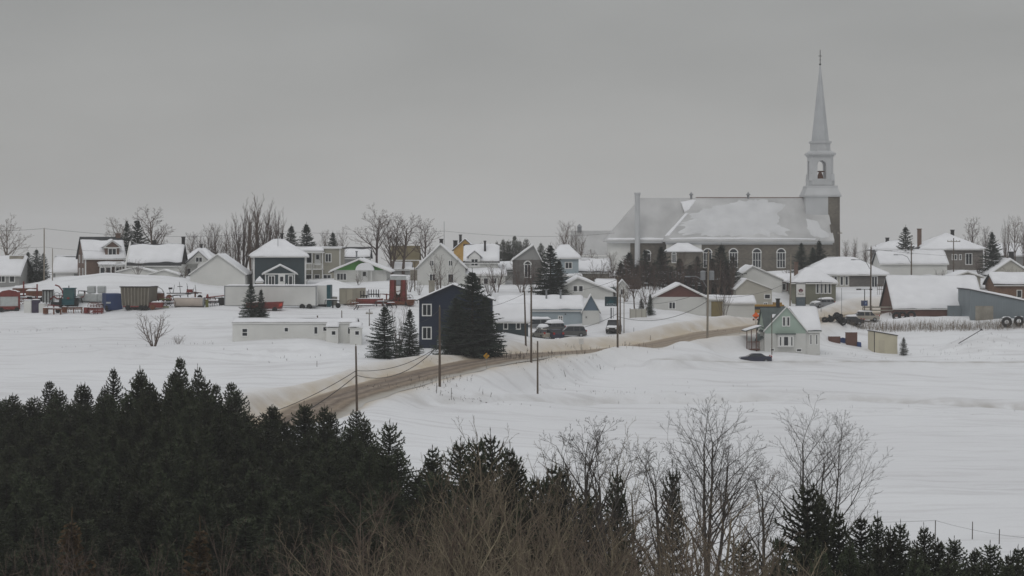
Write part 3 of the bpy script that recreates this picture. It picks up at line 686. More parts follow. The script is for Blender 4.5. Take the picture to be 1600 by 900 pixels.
# 1 far left bungalow
r, ro, w_, h, s = simple('bungalow', 'grey bungalow with a big snowy roof at the left edge, behind the red wagon', -35, 30, 447, 345, 9, 428, 402, 'gx', M_greyw, apex=.5, sn=.4)
window(r,'f', w_/2-3, .7, 1.2, 1.0, w_, 9); window(r,'f', w_/2-1.2, .7, .8, 1.0, w_, 9, style='1'); c = MB(); c.box(1.0,3.3,3.5,6,3.3,5.1); c.build('dormer', M_weath, ro)
# 4 garage
r, ro, w_, h, s = simple('garage', 'low white garage with snowy roof between the dark cedars and the brick house', 83, 127, 442, 366, 7, 423, 401, 'gx', M_greyw, cat='garage', sn=.35)
g = MB(); g.box(-2.1,1.2,-0.05,0,0,1.9); [g.box(-2.1,1.2,-0.06,-.05,z_,z_+.03) for z_ in (.5,1.0,1.5)]; g.build('garage_door', M_trim, r)
# 5 brick house, seen from its left corner
r = H('brick_house', 'brown brick house with a snowy dormer, white corner trim and arched porch', 164, 358, 20, 437)
hw = 6.9
ro = volume(r, hw, 9, 3.9, 'gx', 3.6, M_brick, oh=.3, rm=M_shing, sn=.35, v1=.86)
for u in (-hw/2+.08, hw/2-.08):
    t_ = MB(); t_.box(u-.12,u+.12,-.04,-.002,-.5,3.7); t_.build('corner_trim', M_trim, r)
for u in (2.4, 6.4): window(r,'l',u,.6,1.0,1.3,hw,9,style='2'); window(r,'l',u,3.0,1.0,1.2,hw,9,style='2')
# dormer
dm = MB(); dm.box(0.1,2.5,0.2,3.2,3.7,5.6); dm.prism([(-.05,5.6),(2.65,5.6),(1.3,6.6)],0.15,3.8); d_ = dm.build('dormer', M_brick, ro)
window(r,'f',1.3,4.2,1.3,1.2,0,0,oy=.2,style='2')
t_ = MB(); t_.box(-.25,2.85,-.1,.14,5.5,5.68); t_.slab((-.3,-.1,5.6),(-.3,.3,5.6),(1.3,.3,6.85),(1.3,-.1,6.85),.15); t_.slab((2.9,.3,5.6),(2.9,-.1,5.6),(1.3,-.1,6.85),(1.3,.3,6.85),.15); t_.build('pediment', M_trim, ro)
sn_ = MB(); sn_.snow((-.35,4.2,5.7),(-.35,-.1,5.7),(1.3,-.1,6.9),(1.3,4.4,6.9),t=.25,seed=3); sn_.snow((2.95,-.1,5.7),(2.95,4.2,5.7),(1.3,4.4,6.9),(1.3,-.1,6.9),t=.25,seed=4); sn_.build('snow', M_rsnow, ro, smooth=True)
po = MB(); po.box(-1.2,3.3,-1.8,-.003,-.8,.5); po.box(-1.2,3.3,-1.8,-.003,2.3,2.6); [po.box(x_,x_+.14,-1.8,-1.66,.5,2.3) for x_ in (-1.2,-.2,.75,1.5,2.6,3.16)]
po.box(1.5,2.75,-1.85,-1.8,2.3,2.75)
for i in range(8):
    a0,a1 = math.pi*i/8, math.pi*(i+1)/8; po.prism([(2.12+.5*math.cos(a0),2.5+.5*math.sin(a0)),(2.12+.7*math.cos(a0),2.5+.75*math.sin(a0)),(2.12+.7*math.cos(a1),2.5+.75*math.sin(a1)),(2.12+.5*math.cos(a1),2.5+.5*math.sin(a1))],-1.9,-1.5)
po = po.build('porch', M_trim, r)
window(po,'f',-.7,.55,.75,1.6,0,0,oy=-1.72,style='1'); window(po,'f',.3,.55,.8,1.6,0,0,oy=-1.72,style='1'); door(r,'f',2.1,.2,.9,2.0,0,0,oy=-.02)
s_ = MB(); s_.snow((-1.4,-2,2.62),(3.5,-2,2.62),(3.5,0,3.0),(-1.4,0,3.0),t=.32,seed=7); s_.build('snow', M_rsnow, po, smooth=True)
chimney(ro, 3.0, 4.6, 7.0, 8.0, .8, M_brick)
# 6 attached white-sided block
r = H('white_house', 'white house with a steep snowy roof and black chimney, joined to the brick house', 240, 357, 0, 433)
ro = volume(r, 9.2, 8, 2.2, 'gx', 3.6, M_white, gm=M_dark, oh=.25, sn=.42, v1=.93)
chimney(ro, 4.55, 4, 3.0, 6.9, .55, M_dark); chimney(ro,-.6,4.2,5.2,6.3,.6,M_dark)
fw = MB(); fw.prismx([(-.2,0),(8,0),(8,2.2),(4,6.1),(-.2,2.4)],-4.95,-4.7); fw.build('fire_wall', M_trim, r)
for px, py, wd, D_ in ((212,436,6.4,352),(256,437,5.2,350)):
    q = H('low_shed', ('left' if px < 230 else 'right')+' of two low white sheds under the steep-roofed white house', px, D_, 0, py, 'shed')
    volume(q, wd, 3.5, .9 if px > 230 else 1.3, 'gy', .75, M_white2, oh=.25, sn=.15)
# 7 hip-roofed white house
r, ro, w_, h, s = simple('white_cottage', 'white cottage with a hipped snowy roof, arched porch and triple front window', 282, 336, 438, 364, 9, 410, 390, 'hip', M_white, sn=.35, hipx=2.4)
gb = MB(); gb.prism([(-2.0,h-.3),(2.6,h-.3),(.3,h+1.9)],-.9,3.5); gb.build('front_gable', M_white, r)
sn_ = MB(); sn_.snow((-2.4,3.4,h-.45),(-2.4,-1.1,h-.45),(.3,-1.1,h+2.0),(.3,3.6,h+2.0),t=.28,seed=12); sn_.snow((3.0,-1.1,h-.45),(3.0,3.4,h-.45),(.3,3.6,h+2.0),(.3,-1.1,h+2.0),t=.28,seed=13); sn_.build('snow', M_rsnow, ro, smooth=True)
window(r,'f',.35,h+.1,1.1,.8,0,0,oy=-.9,style='2')
window(r,'f',-2.2,.3,1.9,1.8,0,0,style='3')
pa = MB(); pa.box(.1,2.4,-1.2,0,2.3,2.45); pa.box(.1,.25,-1.2,-1.05,-.5,2.3); pa.box(2.25,2.4,-1.2,-1.05,-.5,2.3)
for i in range(8):
    a0,a1 = math.pi*i/8, math.pi*(i+1)/8; pa.prism([(1.25,2.45),(1.25+1.15*math.cos(a0),2.45+.8*math.sin(a0)),(1.25+1.15*math.cos(a1),2.45+.8*math.sin(a1))],-1.2,0)
pa.build('porch', M_trim, r); door(r,'f',1.2,0,.95,2.0,0,0); chimney(ro,0,4.5,3.5,6.3,.35,M_dark,pipe=True)
# 8 blank gable barn
r, ro, w_, h, s = simple('white_barn', 'plain windowless white barn whose gable faces the farm yard', 297, 383, 447, 345, 10, 428, 397.5, 'gy', M_white2, cat='barn', oh=.25, sn=.14, ridge_d=0)
# 9 charcoal house
r = H('charcoal_house', 'charcoal two-storey house with a hipped snowy roof and gabled front porch', 437, 348, 9, 450)
w_ = 8.9; h = 5.55
ro = volume(r, w_, 9, h, 'hip', 2.6, M_dgrey, oh=.55, sn=.3, hipx=3.6)
sd_ = MB(); sd_.box(-w_/2-.05,-w_/2-.003,0.1,8.9,-1,h-.1); sd_.build('side_siding', M_greyw, r)
for u in (-w_/2+.1, w_/2-.1): t_ = MB(); t_.box(u-.12,u+.12,-.05,-.002,-1,h-.05); t_.build('corner_trim', M_trim, r)
for u in (2.2,5.5): window(r,'l',u,3.3,.8,1.4,w_+.1,9,style='1'); window(r,'l',u,.7,.8,1.4,w_+.1,9,style='1')
p_ = MB(); p_.box(-2.55,2.5,-1.8,-.003,-1,2.45); p_.prism([(-2.6,2.45),(2.55,2.45),(0,3.75)],-1.8,-.003); p_ = p_.build('porch', M_dgrey, r)
t_ = MB(); t_.box(-2.65,2.6,-1.9,-1.81,2.3,2.5); [t_.box(x_-.08,x_+.08,-1.87,-1.802,-1,2.3) for x_ in (-2.45,2.4)]; t_.build('porch_trim', M_trim, p_)
pr = MB(); pr.slab((-3.05,0,2.35),(-3.05,-2.2,2.35),(0,-2.2,3.9),(0,0,3.9)); pr.slab((3.0,-2.2,2.35),(3.0,0,2.35),(0,0,3.9),(0,-2.2,3.9)); pr.build('porch_roof', M_trim, p_)
s_ = MB(); s_.snow((-3.05,0,2.37),(-3.05,-2.2,2.37),(0,-2.2,3.92),(0,0,3.92),t=.28,seed=21); s_.snow((3.0,-2.2,2.37),(3.0,0,2.37),(0,0,3.92),(0,-2.2,3.92),t=.28,seed=22); s_.build('snow', M_rsnow, p_, smooth=True)
window(r,'f',-1.45,.6,.95,1.45,0,0,oy=-1.8,style='2'); window(r,'f',1.75,.6,.6,1.45,0,0,oy=-1.8,style='1'); door(r,'f',.25,.1,.95,2.1,0,0,oy=-1.8)
st = MB(); [st.box(-.3,1.0,-1.9-.3*(i+1),-1.9-.3*i,-1,.1-.2*i) for i in range(4)]; st.box(-.4,-.3,-3.2,-1.9,.1,.8); st.box(1.0,1.1,-3.2,-1.9,.1,.8); st.build('steps', M_trim, r)
chimney(ro,.6,4.6,7.2,9.2,.5,M_dark,pipe=True); chimney(ro,-.2,2.2,5.9,8.6,.09,M_gmet,pipe=True)
q = H('small_gazebo', 'tiny white shed with a pointed snowy roof at the left foot of the charcoal house', 405, 337, 0, 450, 'shed')
volume(q, 1.1, 1.1, 1.1, 'hip', .7, M_weath, oh=.12, sn=.15, hipx=.54)
# 10 beige flat-roofed
r, ro, w_, h, s = simple('flat_roofed_house', 'beige two-storey flat-roofed house with a white balcony, right of the charcoal house', 452, 532, 447, 366, 9, 388, 388, 'flat', M_beige, oh=.25, sn=.18)
for u in (-w_/2+.1, w_/2-.1): t_ = MB(); t_.box(u-.1,u+.1,-.05,-.002,-1,h); t_.build('corner_trim', M_trim, r)
window(r,'f',2.4,h-2.4,.95,1.4,0,0,style='2'); window(r,'f',-1.1,.5,1.0,1.5,0,0,style='1'); window(r,'f',.4,.5,.8,1.5,0,0,style='1'); window(r,'f',2.2,.4,1.3,1.6,0,0,style='2'); window(r,'f',-1.0,h-2.6,.9,1.9,0,0,style='1'); door(r,'f',.5,h-3.0,.9,2.1,0,0)
b_ = MB(); b_.box(-3.2,1.6,-1.9,-.003,2.95,3.1); b_.box(-3.2,1.6,-1.9,-1.83,3.95,4.05); [b_.box(x_,x_+.06,-1.9,-1.84,3.1,3.95) for x_ in np.arange(-3.2,1.6,.24)]; [b_.box(x_,x_+.16,-1.9,-1.74,-1,6.0) for x_ in (-3.2,-.4,1.45)]; b_.box(-3.2,1.6,-1.9,-.003,-.2,.0)
b_ = b_.build('balcony', M_trim, r)
br = MB(); br.box(-3.4,1.8,-2.1,-.003,5.9,6.1); br.prism([(-3.4,6.1),(1.8,6.1),(.6,6.5),(-2.2,6.5)][::-1],-2.1,-.003); br.build('balcony_roof', M_trim, b_); s_ = MB(); s_.snow((-3.4,-2.2,6.3),(1.8,-2.2,6.3),(1.6,-.1,6.6),(-3.2,-.1,6.6),t=.42,seed=31,edge=.8); s_.build('snow', M_rsnow, b_, smooth=True)
# 11 green gable bungalow
r, ro, w_, h, s = simple('green_bungalow', 'white bungalow with a bright green gable and domed snowy porch canopy', 522, 604, 441, 351, 10, 422, 405.5, 'gy', M_white, gm=M_green, oh=.9, sn=.3, ridge_d=0, trim=True, apex=.48)
window(r,'f',1.2,.5,.1,.1,0,0); window(r,'l',2.5,.5,1.2,1.0,w_,10); 
window(r,'f',-3.2,.4,1.6,1.1,0,0,style='3')
p_ = MB(); [p_.box(x_,x_+.12,-1.3,-1.2,-.6,h-.1) for x_ in (-.4,1.9)]; p_.box(-.4,2.0,-1.3,-.003,-.6,.1)
for i in range(8):
    a0,a1 = math.pi*i/8, math.pi*(i+1)/8; p_.prism([(.85,h-.1),(.85+1.45*math.cos(a0),h-.1+1.0*math.sin(a0)),(.85+1.45*math.cos(a1),h-.1+1.0*math.sin(a1))],-1.4,-.003)
p_ = p_.build('porch', M_trim, r); door(r,'f',.7,.1,.95,1.9,0,0); sb = MB()
for i in range(10):
    a0,a1 = math.pi*i/10, math.pi*(i+1)/10; sb.prism([(.85,h),(.85+1.6*math.cos(a0),h+1.25*math.sin(a0)),(.85+1.6*math.cos(a1),h+1.25*math.sin(a1))],-1.5,-.01)
sb.build('snow', M_rsnow, p_); chimney(ro,-.9,3.5,2.8,5.2,.28,M_gmet,pipe=True)
# low buildings between
r, ro, w_, h, s = simple('low_annex', 'small low building with a snowy roof just right of the green bungalow', 608, 640, 436, 372, 6, 420, 411, 'gx', M_greyw, cat='building', sn=.3)
r, ro, w_, h, s = simple('brown_shed', 'narrow brown board shed against the left wall of the large white gabled house', 641, 652, 442, 350, 3, 421, 419, 'flat', M_weath, cat='shed', oh=.08, sn=.15)
# distant roofs behind left trees
r, ro, w_, h, s = simple('distant_house', 'distant grey house with snowy roof half hidden by bare trees behind the green bungalow', 530, 575, 425, 405, 8, 402, 386, 'gx', M_greyw, sn=.3, v1=.8)
r, ro, w_, h, s = simple('distant_tan_house', 'tan house behind the tall bare trees left of the white gabled house', 612, 652, 420, 392, 8, 404, 384, 'gx', mat('tan_wall',(0.24,0.20,0.12),0.8), rm=mat('tan_roof',(0.15,0.125,0.07),0.9), sn=0, cat='house')
# 15 white gabled house + wing
r, ro, w_, h, s = simple('gabled_house', 'large white house whose tall gable faces the blue house, two small attic windows', 652, 727, 447, 345, 10, 417, 382, 'gy', M_white, oh=.35, sn=.28, ridge_d=0, apex=.48)
window(r,'f',-1.6,h+.2,.6,.85,0,0); window(r,'f',1.55,h+.2,.6,.85,0,0); window(r,'f',-1.5,.6,.9,1.4,0,0); window(r,'f',1.6,.6,.9,1.4,0,0,style='1')
chimney(ro,-.2,6,h+2.8,h+4.6,.6,M_dark); 
r2 = H('dormered_house', 'long white house with a rounded snowy roof and one gabled dormer', 752, 349, 0, 447)
ro = volume(r2, 5.6, 8, 4.2, 'gx', 2.9, M_white, oh=.3, sn=.45, v1=.93)
dm = MB(); dm.box(-2.1,-.2,-.05,3,3.2,4.95); dm.prism([(-2.2,4.95),(-.1,4.95),(-1.15,5.9)],-.1,3.2); dm.build('dormer', M_trim, ro); window(r2,'f',-1.15,3.5,1.1,1.1,0,0,oy=-.05,style='2')
s_ = MB(); s_.snow((-2.5,3.2,4.9),(-2.5,-.3,4.9),(-1.15,-.3,6.0),(-1.15,3.4,6.0),t=.25,seed=41); s_.snow((.2,-.3,4.9),(.2,3.2,4.9),(-1.15,3.4,6.0),(-1.15,-.3,6.0),t=.25,seed=42); s_.build('snow', M_rsnow, ro, smooth=True)
chimney(ro,.6,2.0,4.0,7.6,.35,M_dark)
ro2 = volume(r2, 7.6, 3, 1.9, 'flat', .9, M_white, ox=.3, oy=-3.05, oh=.3, sn=.35, pre='porch_')
window(r2,'f',2.2,.5,.8,.9,0,0,oy=-3.05); window(r2,'f',-.6,.4,1.1,1.0,0,0,oy=-3.05); window(r2,'f',.8,.4,.7,1.0,0,0,oy=-3.05,style='1')
# 16 yellow gable
r, ro, w_, h, s = simple('yellow_house', 'ochre yellow gable with dark edges peeking above the white house roofs', 709, 744, 420, 388, 9, 389, 373.5, 'gy', M_yellow, oh=.3, sn=.22, ridge_d=0, trim=False)
bb = MB(); bb.box(-.3,.35,-.05,-.002,h-.8,h+.95); bb.build('brown_panel', M_brown, r)
chimney(ro,-.9,2,h+.8,h+2.6,.5,M_dark); chimney(ro,-1.9,3,h,h+1.5,.8,M_dark)
# 18 stone shed house
r, ro, w_, h, s = simple('stone_house', 'small dark stone house with one arched white window and snowy gable roof', 801, 846, 445, 347, 8, 406, 383, 'gy', M_gstone, gm=M_greyw, oh=.35, sn=.3, ridge_d=0, apex=.72, rz=0)
window(r,'f',.1,1.3,1.0,2.1,0,0,style='2a')
r, ro, w_, h, s = simple('pale_wing', 'pale house wing with a small snowy roof right of the dormered house', 780, 802, 440, 356, 6, 422, 411, 'gx', M_white, sn=.3, cat='house')
# 20 blue-grey house
r, ro, w_, h, s = simple('blue_grey_house', 'blue-grey house with a bright twin window and snowy hipped roof beside the tall spruce', 862, 904, 450, 352, 7, 402, 385, 'hip', M_blueg, oh=.45, sn=.35, hipx=1.6)
window(r,'f',.6,h-1.9,1.1,1.0,0,0); window(r,'f',-1.4,h-1.9,.7,1.0,0,0,style='1')
ro2 = volume(r, 3.0, 2.6, 2.0, 'flat', .2, M_blueg, ox=1.2, oy=-2.65, oh=.2, sn=.3, pre='annex_')
# 21 white low roofs
r, ro, w_, h, s = simple('snowy_garage', 'low garage almost hidden under a thick snowy roof beneath the church chimney', 904, 952, 440, 362, 7, 424, 407, 'gx', M_weath, sn=.5, cat='garage')
r, ro, w_, h, s = simple('green_trimmed_house', 'white house with a dark green roof edge left of the roadside pole cluster', 934, 962, 462, 338, 7, 452, 438, 'gx', M_white, rm=mat('dark_green_roof',(.02,.06,.05),.6), sn=.3, v0=.3)
ro2 = volume(r, 1.9, 1.2, 1.5, 'gy', 1.1, M_white, ox=2.5, oy=-1.25, oh=.2, sn=.2, pre='porch_')
window(r,'f',2.5,.2,.6,.9,0,0,oy=-1.25)
# 24 house behind motel
r, ro, w_, h, s = simple('low_white_house', 'white house with a low spreading snowy roof behind the long pale blue building', 866, 958, 472, 330, 8, 455, 434, 'gy', M_white, oh=.5, sn=.4, ridge_d=0, apex=.4)
window(r,'f',-1.35,h-.05,.62,.9,0,0,style='1'); window(r,'f',-.45,h-.05,.62,.9,0,0,style='1')
# 25 long pale blue building
r = H('long_blue_building', 'long low pale blue building with a snowy roof and pointed slate-blue end gable', 845, 312, 0, 509, 'building')
ro = volume(r, 12.6, 9, 2.45, 'gx', 1.75, M_blueg, ox=0, oh=.3, sn=.45)
window(r,'f',3.0,.8,.55,.65,0,0,style='2h')
ro2 = volume(r, 2.6, 4, 2.35, 'gy', 2.4, M_white, gm=M_blueg2, ox=7.6, oy=-1.2, oh=.22, sn=.12, pre='end_')
for x_, y_ in ((.9,3),(3.1,3.4)): chimney(ro, x_, y_, 2.9, 5.3, .28, M_gmet, pipe=True)
l_ = MB(); l_.box(3.65,3.85,-.2,-.003,1.7,1.85); l_.box(6.8,6.95,-1.4,-1.2,1.3,1.45); l_.build('wall_lamp', M_dark, r)
r = H('small_green_shed_roof', 'low dark annex with a steep snowy roof hanging between the blue house and the long building', 800, 291, 0, 516, 'building')
ro = volume(r, 4.6, 5, 1.5, 'gx', 1.9, M_dgrey, oh=.45, sn=.4)
window(r,'f',-.9,.2,.5,.9,0,0,style='1'); window(r,'f',.9,.2,.5,.9,0,0,style='1')
# 29 brown-gabled white house
r, ro, w_, h, s = simple('brown_gabled_house', 'white house with a dark brown gable above the snowbank on the road', 1022, 1103, 495, 326, 9, 464, 444.5, 'gy', M_white, gm=M_brown, oh=.35, sn=.3, ridge_d=0, trim=True)
window(r,'f',-1.25,1.3,.95,1.0,0,0)
ro2 = volume(r, 2.9, 5, 2.7, 'flat', .3, M_white, ox=w_/2+1.45, oy=1.5, oh=.2, sn=.28, pre='carport_')
g = MB(); g.box(w_/2+1.0,w_/2+2.8,1.44,1.497,-.1,2.4); g.build('garage_door', M_olive, r)
ro3 = volume(r, 5.6, 6, 2.2, 'gx', 1.0, M_white, ox=w_/2+5.2, oy=2.0, oh=.25, sn=.3, pre='wing_')
st = MB(); st.box(-w_/2-1.6,-w_/2-.003,-.2,1.2,.2,.35); [st.box(-w_/2-1.6+.3*i,-w_/2-1.5+.3*i,-.2,-.14,.35,1.2) for i in range(5)]; st.build('side_deck', M_weath, r)
# 30 two storey white
r, ro, w_, h, s = simple('white_duplex', 'big white building with a plain broad gable and brown upper window band at the crossroads', 1148, 1222, 478, 362, 12, 436, 416, 'gy', M_white2, oh=.3, sn=.22, ridge_d=0, apex=.38)
ro2 = volume(r, 4.3, 10, 4.4, 'gx', 1.0, M_white, ox=w_/2+1.9, oy=1.2, oh=.3, sn=.3, pre='wing_')
b_ = MB(); b_.box(w_/2-.1,w_/2+3.9,1.14,1.197,2.6,4.2); b_.build('window_band', M_brown, r)
for u in (.2,1.3,2.6): window(r,'f',w_/2+u+.3,2.8,.6,1.1,0,0,oy=1.14,style='1')
r, ro, w_, h, s = simple('beige_block', 'beige block with a low gable roof directly before the broad white gable', 1150, 1206, 482, 350, 8, 451, 436, 'gy', M_cream, oh=.25, sn=.15, ridge_d=0, cat='building', apex=.3)
window(r,'f',2.3,1.7,.9,.7,0,0,style='1'); window(r,'f',2.0,.2,.5,.8,0,0)
# 31 hip roofed long building
r, ro, w_, h, s = simple('hip_roofed_building', 'long grey building with a broad hipped snowy roof right of the church front', 1258, 1386, 462, 370, 12, 428, 404, 'hip', M_cream, oh=.5, sn=.35, hipx=5, cat='building')
dk = MB(); dk.box(0.6,w_/2-.02,-.06,-.003,-1,h-.1); dk.build('dark_cladding', M_gstone, r)
for u in (-2.9,-1.9,-.8,.1): window(r,'f',u,h-2.0,.45,1.5,0,0,style='1')
window(r,'f',5.1,h-2.5,.95,2.0,0,0,oy=-.06); 
r, ro, w_, h, s = simple('glazed_wing', 'olive grey wing with tall narrow windows and a sloping snowy roof beneath the hipped building', 1238, 1306, 472, 358, 8, 441, 419, 'hip', mat('olive_grey_wall',(0.20,0.20,0.15),0.8,kind='siding'), oh=.4, sn=.3, hipx=3, cat='building')
for u in (.6,1.3,2.0,2.7): window(r,'f',u,h-1.9,.4,1.7,0,0,style='1')
chimney(ro,-2.6,4,h+1.0,h+3.4,.65,M_brick); r_ = MB(); 
# 33 mint green house
r = H('mint_house', 'white house with mint green gable, side porch and front bay window beside the lane', 1226, 296, 4, 548); r.scale = (.95, .95, 1.0)
w_ = 9.6; h = 3.0
ro = volume(r, 8.3, 6.5, h, 'gx', 3.1, M_white, gm=M_mint, ox=1.35, oy=.3, oh=.25, sn=0, rm=M_gshing, trim=True)
r_2 = volume(r, 6.4, 3.4, h, 'gy', 3.35, M_white, gm=M_mint, ox=.1, oy=0, oh=.22, sn=0, rm=M_gshing, pre='front_', trim=True, sink=1.9, apex=.53)
s_ = MB(); s_.snow((2.2,.0,2.85),(5.75,.0,2.85),(5.75,3.5,6.15),(.9,3.5,6.15),t=.28,seed=51,v0=.03); s_.snow((3.55,-.2,2.75),(3.55,3.2,2.75),(.55,3.2,6.35),(.55,-.2,6.35),t=.2,seed=53,v1=.95); s_.snow((-1.6,1.9,4.7),(-.9,1.9,4.7),(-.7,2.4,5.2),(-1.4,2.4,5.2),t=.1,seed=52,sides=(1,1,1,1),nu=6,nv=5); s_.build('snow', M_rsnow, ro, smooth=True)
mg = MB(); mg.box(-3.05,3.25,-.03,-.002,2.5,h); mg.build('mint_band', M_mint, r)
ro2 = volume(r, 1.7, 7, h-.25, 'shedx', -1.2, M_white, gm=M_mint, ox=-2.9+.0, oy=.6, oh=.25, sn=0, rm=M_gshing, pre='side_')

window(r,'f',-.1,3.6,.35,1.25,0,0,style='1'); window(r,'f',.55,3.6,.35,1.25,0,0,style='1')
by = MB(); by.prism([(-1.1,.55),(1.3,.55),(1.3,2.35),(-1.1,2.35)][::-1],-.55,-.003); by = by.build('bay', M_trim, r)
window(by,'f',.1,.75,.7,1.3,0,0,oy=-.55,style='1'); window(by,'f',-.75,.75,.25,1.3,0,0,oy=-.55,style='1'); window(by,'f',.98,.75,.25,1.3,0,0,oy=-.55,style='1')
b2 = MB(); b2.box(-1.4,1.6,-.75,-.003,2.352,2.5); b2.build('bay_roof', M_gshing, by)
for u in (-1.9,): window(r,'f',u,.0,.5,.3,0,0,style='1')
window(r,'f',2.2,-.1,.7,.35,0,0,style='1')
window(r,'f',4.1,.9,.22,1.4,0,0,oy=.3,style='1'); window(r,'f',5.0,.9,.22,1.4,0,0,oy=.3,style='1')
dk = MB(); dk.box(-5.9,-3.8,-.2,2.4,.1,.28); [dk.box(x_,x_+.12,-.2,-.08,-1.2,3.0) for x_ in (-5.9,-5.2,-4.4)]; [dk.box(x_,x_+.07,-.2,-.14,.28,1.25) for x_ in np.arange(-5.9,-3.8,.22)]; dk.box(-5.9,-3.8,-.22,-.12,1.25,1.35)
dk = dk.build('deck', M_cedar, r); pr = MB(); pr.slab((-6.1,-.4,2.9),(-3.6,-.4,3.6),(-3.6,3,3.6),(-6.1,3,2.9)); pr.build('porch_roof', M_gshing, dk); s_ = MB(); s_.snow((-6.1,-.4,2.92),(-3.6,-.4,3.62),(-3.6,3,3.62),(-6.1,3,2.92),t=.12,seed=55,sides=(1,1,1,1)); s_.build('snow', M_rsnow, dk, smooth=True)
chimney(ro,-.2,4.2,5.6,7.3,.5,M_dark); 
# 38 right barns
r, ro, w_, h, s = simple('snowy_barn', 'long low brown barn under a huge snow-laden roof, right of the roadside fence', 1397, 1536, 500, 340, 12, 480, 434, 'gx', M_cedar, oh=.3, sn=.5, cat='barn', apex=.5, ridge_d=6)
gg = MB(); gg.box(1.4,3.5,-1.2,-.003,-1,2.4); gg.build('lean_to', M_gbarn, r)
r, ro, w_, h, s = simple('grey_metal_barn', 'blue-grey metal barn with a single sloping snowy roof at the right edge of the photo', 1516, 1640, 506, 332, 9, 478, 452, 'shedx', M_gbarn, oh=.2, sn=.35, cat='barn', ridge_d=0)
g = MB(); g.box(-5.6,-2.7,-.06,-.003,-.3,2.9); g.build('barn_door', M_weath, r)
r, ro, w_, h, s = simple('orange_brown_house', 'orange-brown house with white-framed window behind the grey metal barn', 1556, 1640, 470, 356, 8, 444, 428, 'gx', mat('orange_brick',(0.22,0.135,0.09),.85,.12,kind='brick',size=2.2), sn=.4, oh=.4)
window(r,'f',-.6,.6,.75,1.2,0,0,style='1')
r, ro, w_, h, s = simple('cream_gabled_house', 'cream gabled house with snowy roof at the far right behind the barns', 1546, 1612, 440, 372, 9, 428, 406, 'gy', M_cream, sn=.35, oh=.3, ridge_d=0)
window(r,'f',-.7,.2,.5,.7,0,0); chimney(ro,1.0,3.5,4.0,5.3,.8,M_dark)
r, ro, w_, h, s = simple('low_snowy_shed', 'low shed with a small curved gable half buried in snow above the long barn', 1490, 1532, 445, 362, 6, 432, 425, 'gy', M_cream, sn=.35, oh=.5, ridge_d=0, cat='shed')
# 39 hip grey house
r, ro, w_, h, s = simple('grey_brick_house', 'grey-brown two-storey house with a wide hipped snowy roof near the right edge', 1440, 1536, 438, 385, 11, 388, 366, 'hip', mat('grey_brown_brick',(0.20,0.18,0.16),.85,.1,kind='brick',size=2.2), oh=.6, sn=.25, hipx=5.6)
window(r,'f',3.1,h-3.0,1.1,2.0,0,0,style='2'); window(r,'f',.4,h-2.1,.8,.9,0,0,style='2'); window(r,'f',1.5,h-2.1,.3,.9,0,0,style='1')
chimney(ro,1.2,5.5,h+2.0,h+3.4,.6,M_dark); chimney(ro,-5.2,5.0,h,h+3.6,.7,M_brick)
r, ro, w_, h, s = simple('hip_roofed_cottage', 'grey cottage with a hipped snowy roof behind the conical spruce on the right', 1372, 1440, 432, 396, 9, 390, 377, 'hip', M_greyw, oh=.5, sn=.28, hipx=3)
chimney(ro,-1.6,4.5,h+.6,h+2.2,.6,M_dark)
r, ro, w_, h, s = simple('long_white_barn', 'long white low building with thick snowy roof in front of the grey-brown house', 1376, 1480, 438, 374, 8, 411, 392, 'gx', M_white2, oh=.3, sn=.4, cat='building')
r, ro, w_, h, s = simple('far_right_house', 'distant house with snowy roof behind the dark spruce at the right edge', 1566, 1640, 425, 410, 9, 398, 382, 'gx', M_greyw, oh=.5, sn=.3)
# 40 beige shed
r = H('cream_shed', 'small cream shed with a dark-edged lean roof standing alone by the lane', 1384, 313, 8, 550, 'shed')
ro = volume(r, 3.7, 3, 2.55, 'shedx', .65, mat('cream_boards',(0.52,0.48,0.36),.8,.06), oh=.1, sn=.08, rm=M_dark)
g = MB(); g.box(-1.1,-.2,-.04,-.003,0,1.8); g.build('door', mat('cream_door',(0.47,0.43,0.33),.8,.08), r); t_ = MB(); t_.box(-1.87,-1.75,-.05,-.003,-.6,3.1); t_.build('corner_trim', M_dark, r)
# mobile home
r = H('mobile_home', 'long low white mobile home in the snowy slope above the road', 460, 281, 0, 533, 'mobile home')
r.location.z = W(460,533,281).z
ro = volume(r, 17.0, 4.2, 2.55, 'gx', .5, M_white2, oh=.1, sn=.08, v0=.1)
window(r,'f',-6.8,.7,.7,1.0,0,0,style='1h'); window(r,'f',-1.1,1.3,.5,.55,0,0,style='1'); window(r,'f',2.95,1.0,.45,.95,0,0,style='1'); window(r,'f',4.2,1.4,.5,.55,0,0,style='1'); window(r,'f',7.6,1.0,.5,.9,0,0,style='1')
for u, nm in ((5.3,'porch'),(8.5,'porch')):
    p_ = MB(); p_.box(u-.8,u+.8,-1.3,-.003,-.8,1.75); p_.box(u-.9,u+.9,-1.35,-.003,1.75,1.85); p_ = p_.build(nm, M_white2, r); s_ = MB(); s_.snow((u-.9,-1.4,2.0),(u+.9,-1.4,2.0),(u+.9,-.01,2.4),(u-.9,-.01,2.4),t=.3,seed=u); s_.build('snow', M_rsnow, p_, smooth=True)
    window(p_,'f',u+.2,.9,.55,.55,0,0,oy=-1.3,style='1')
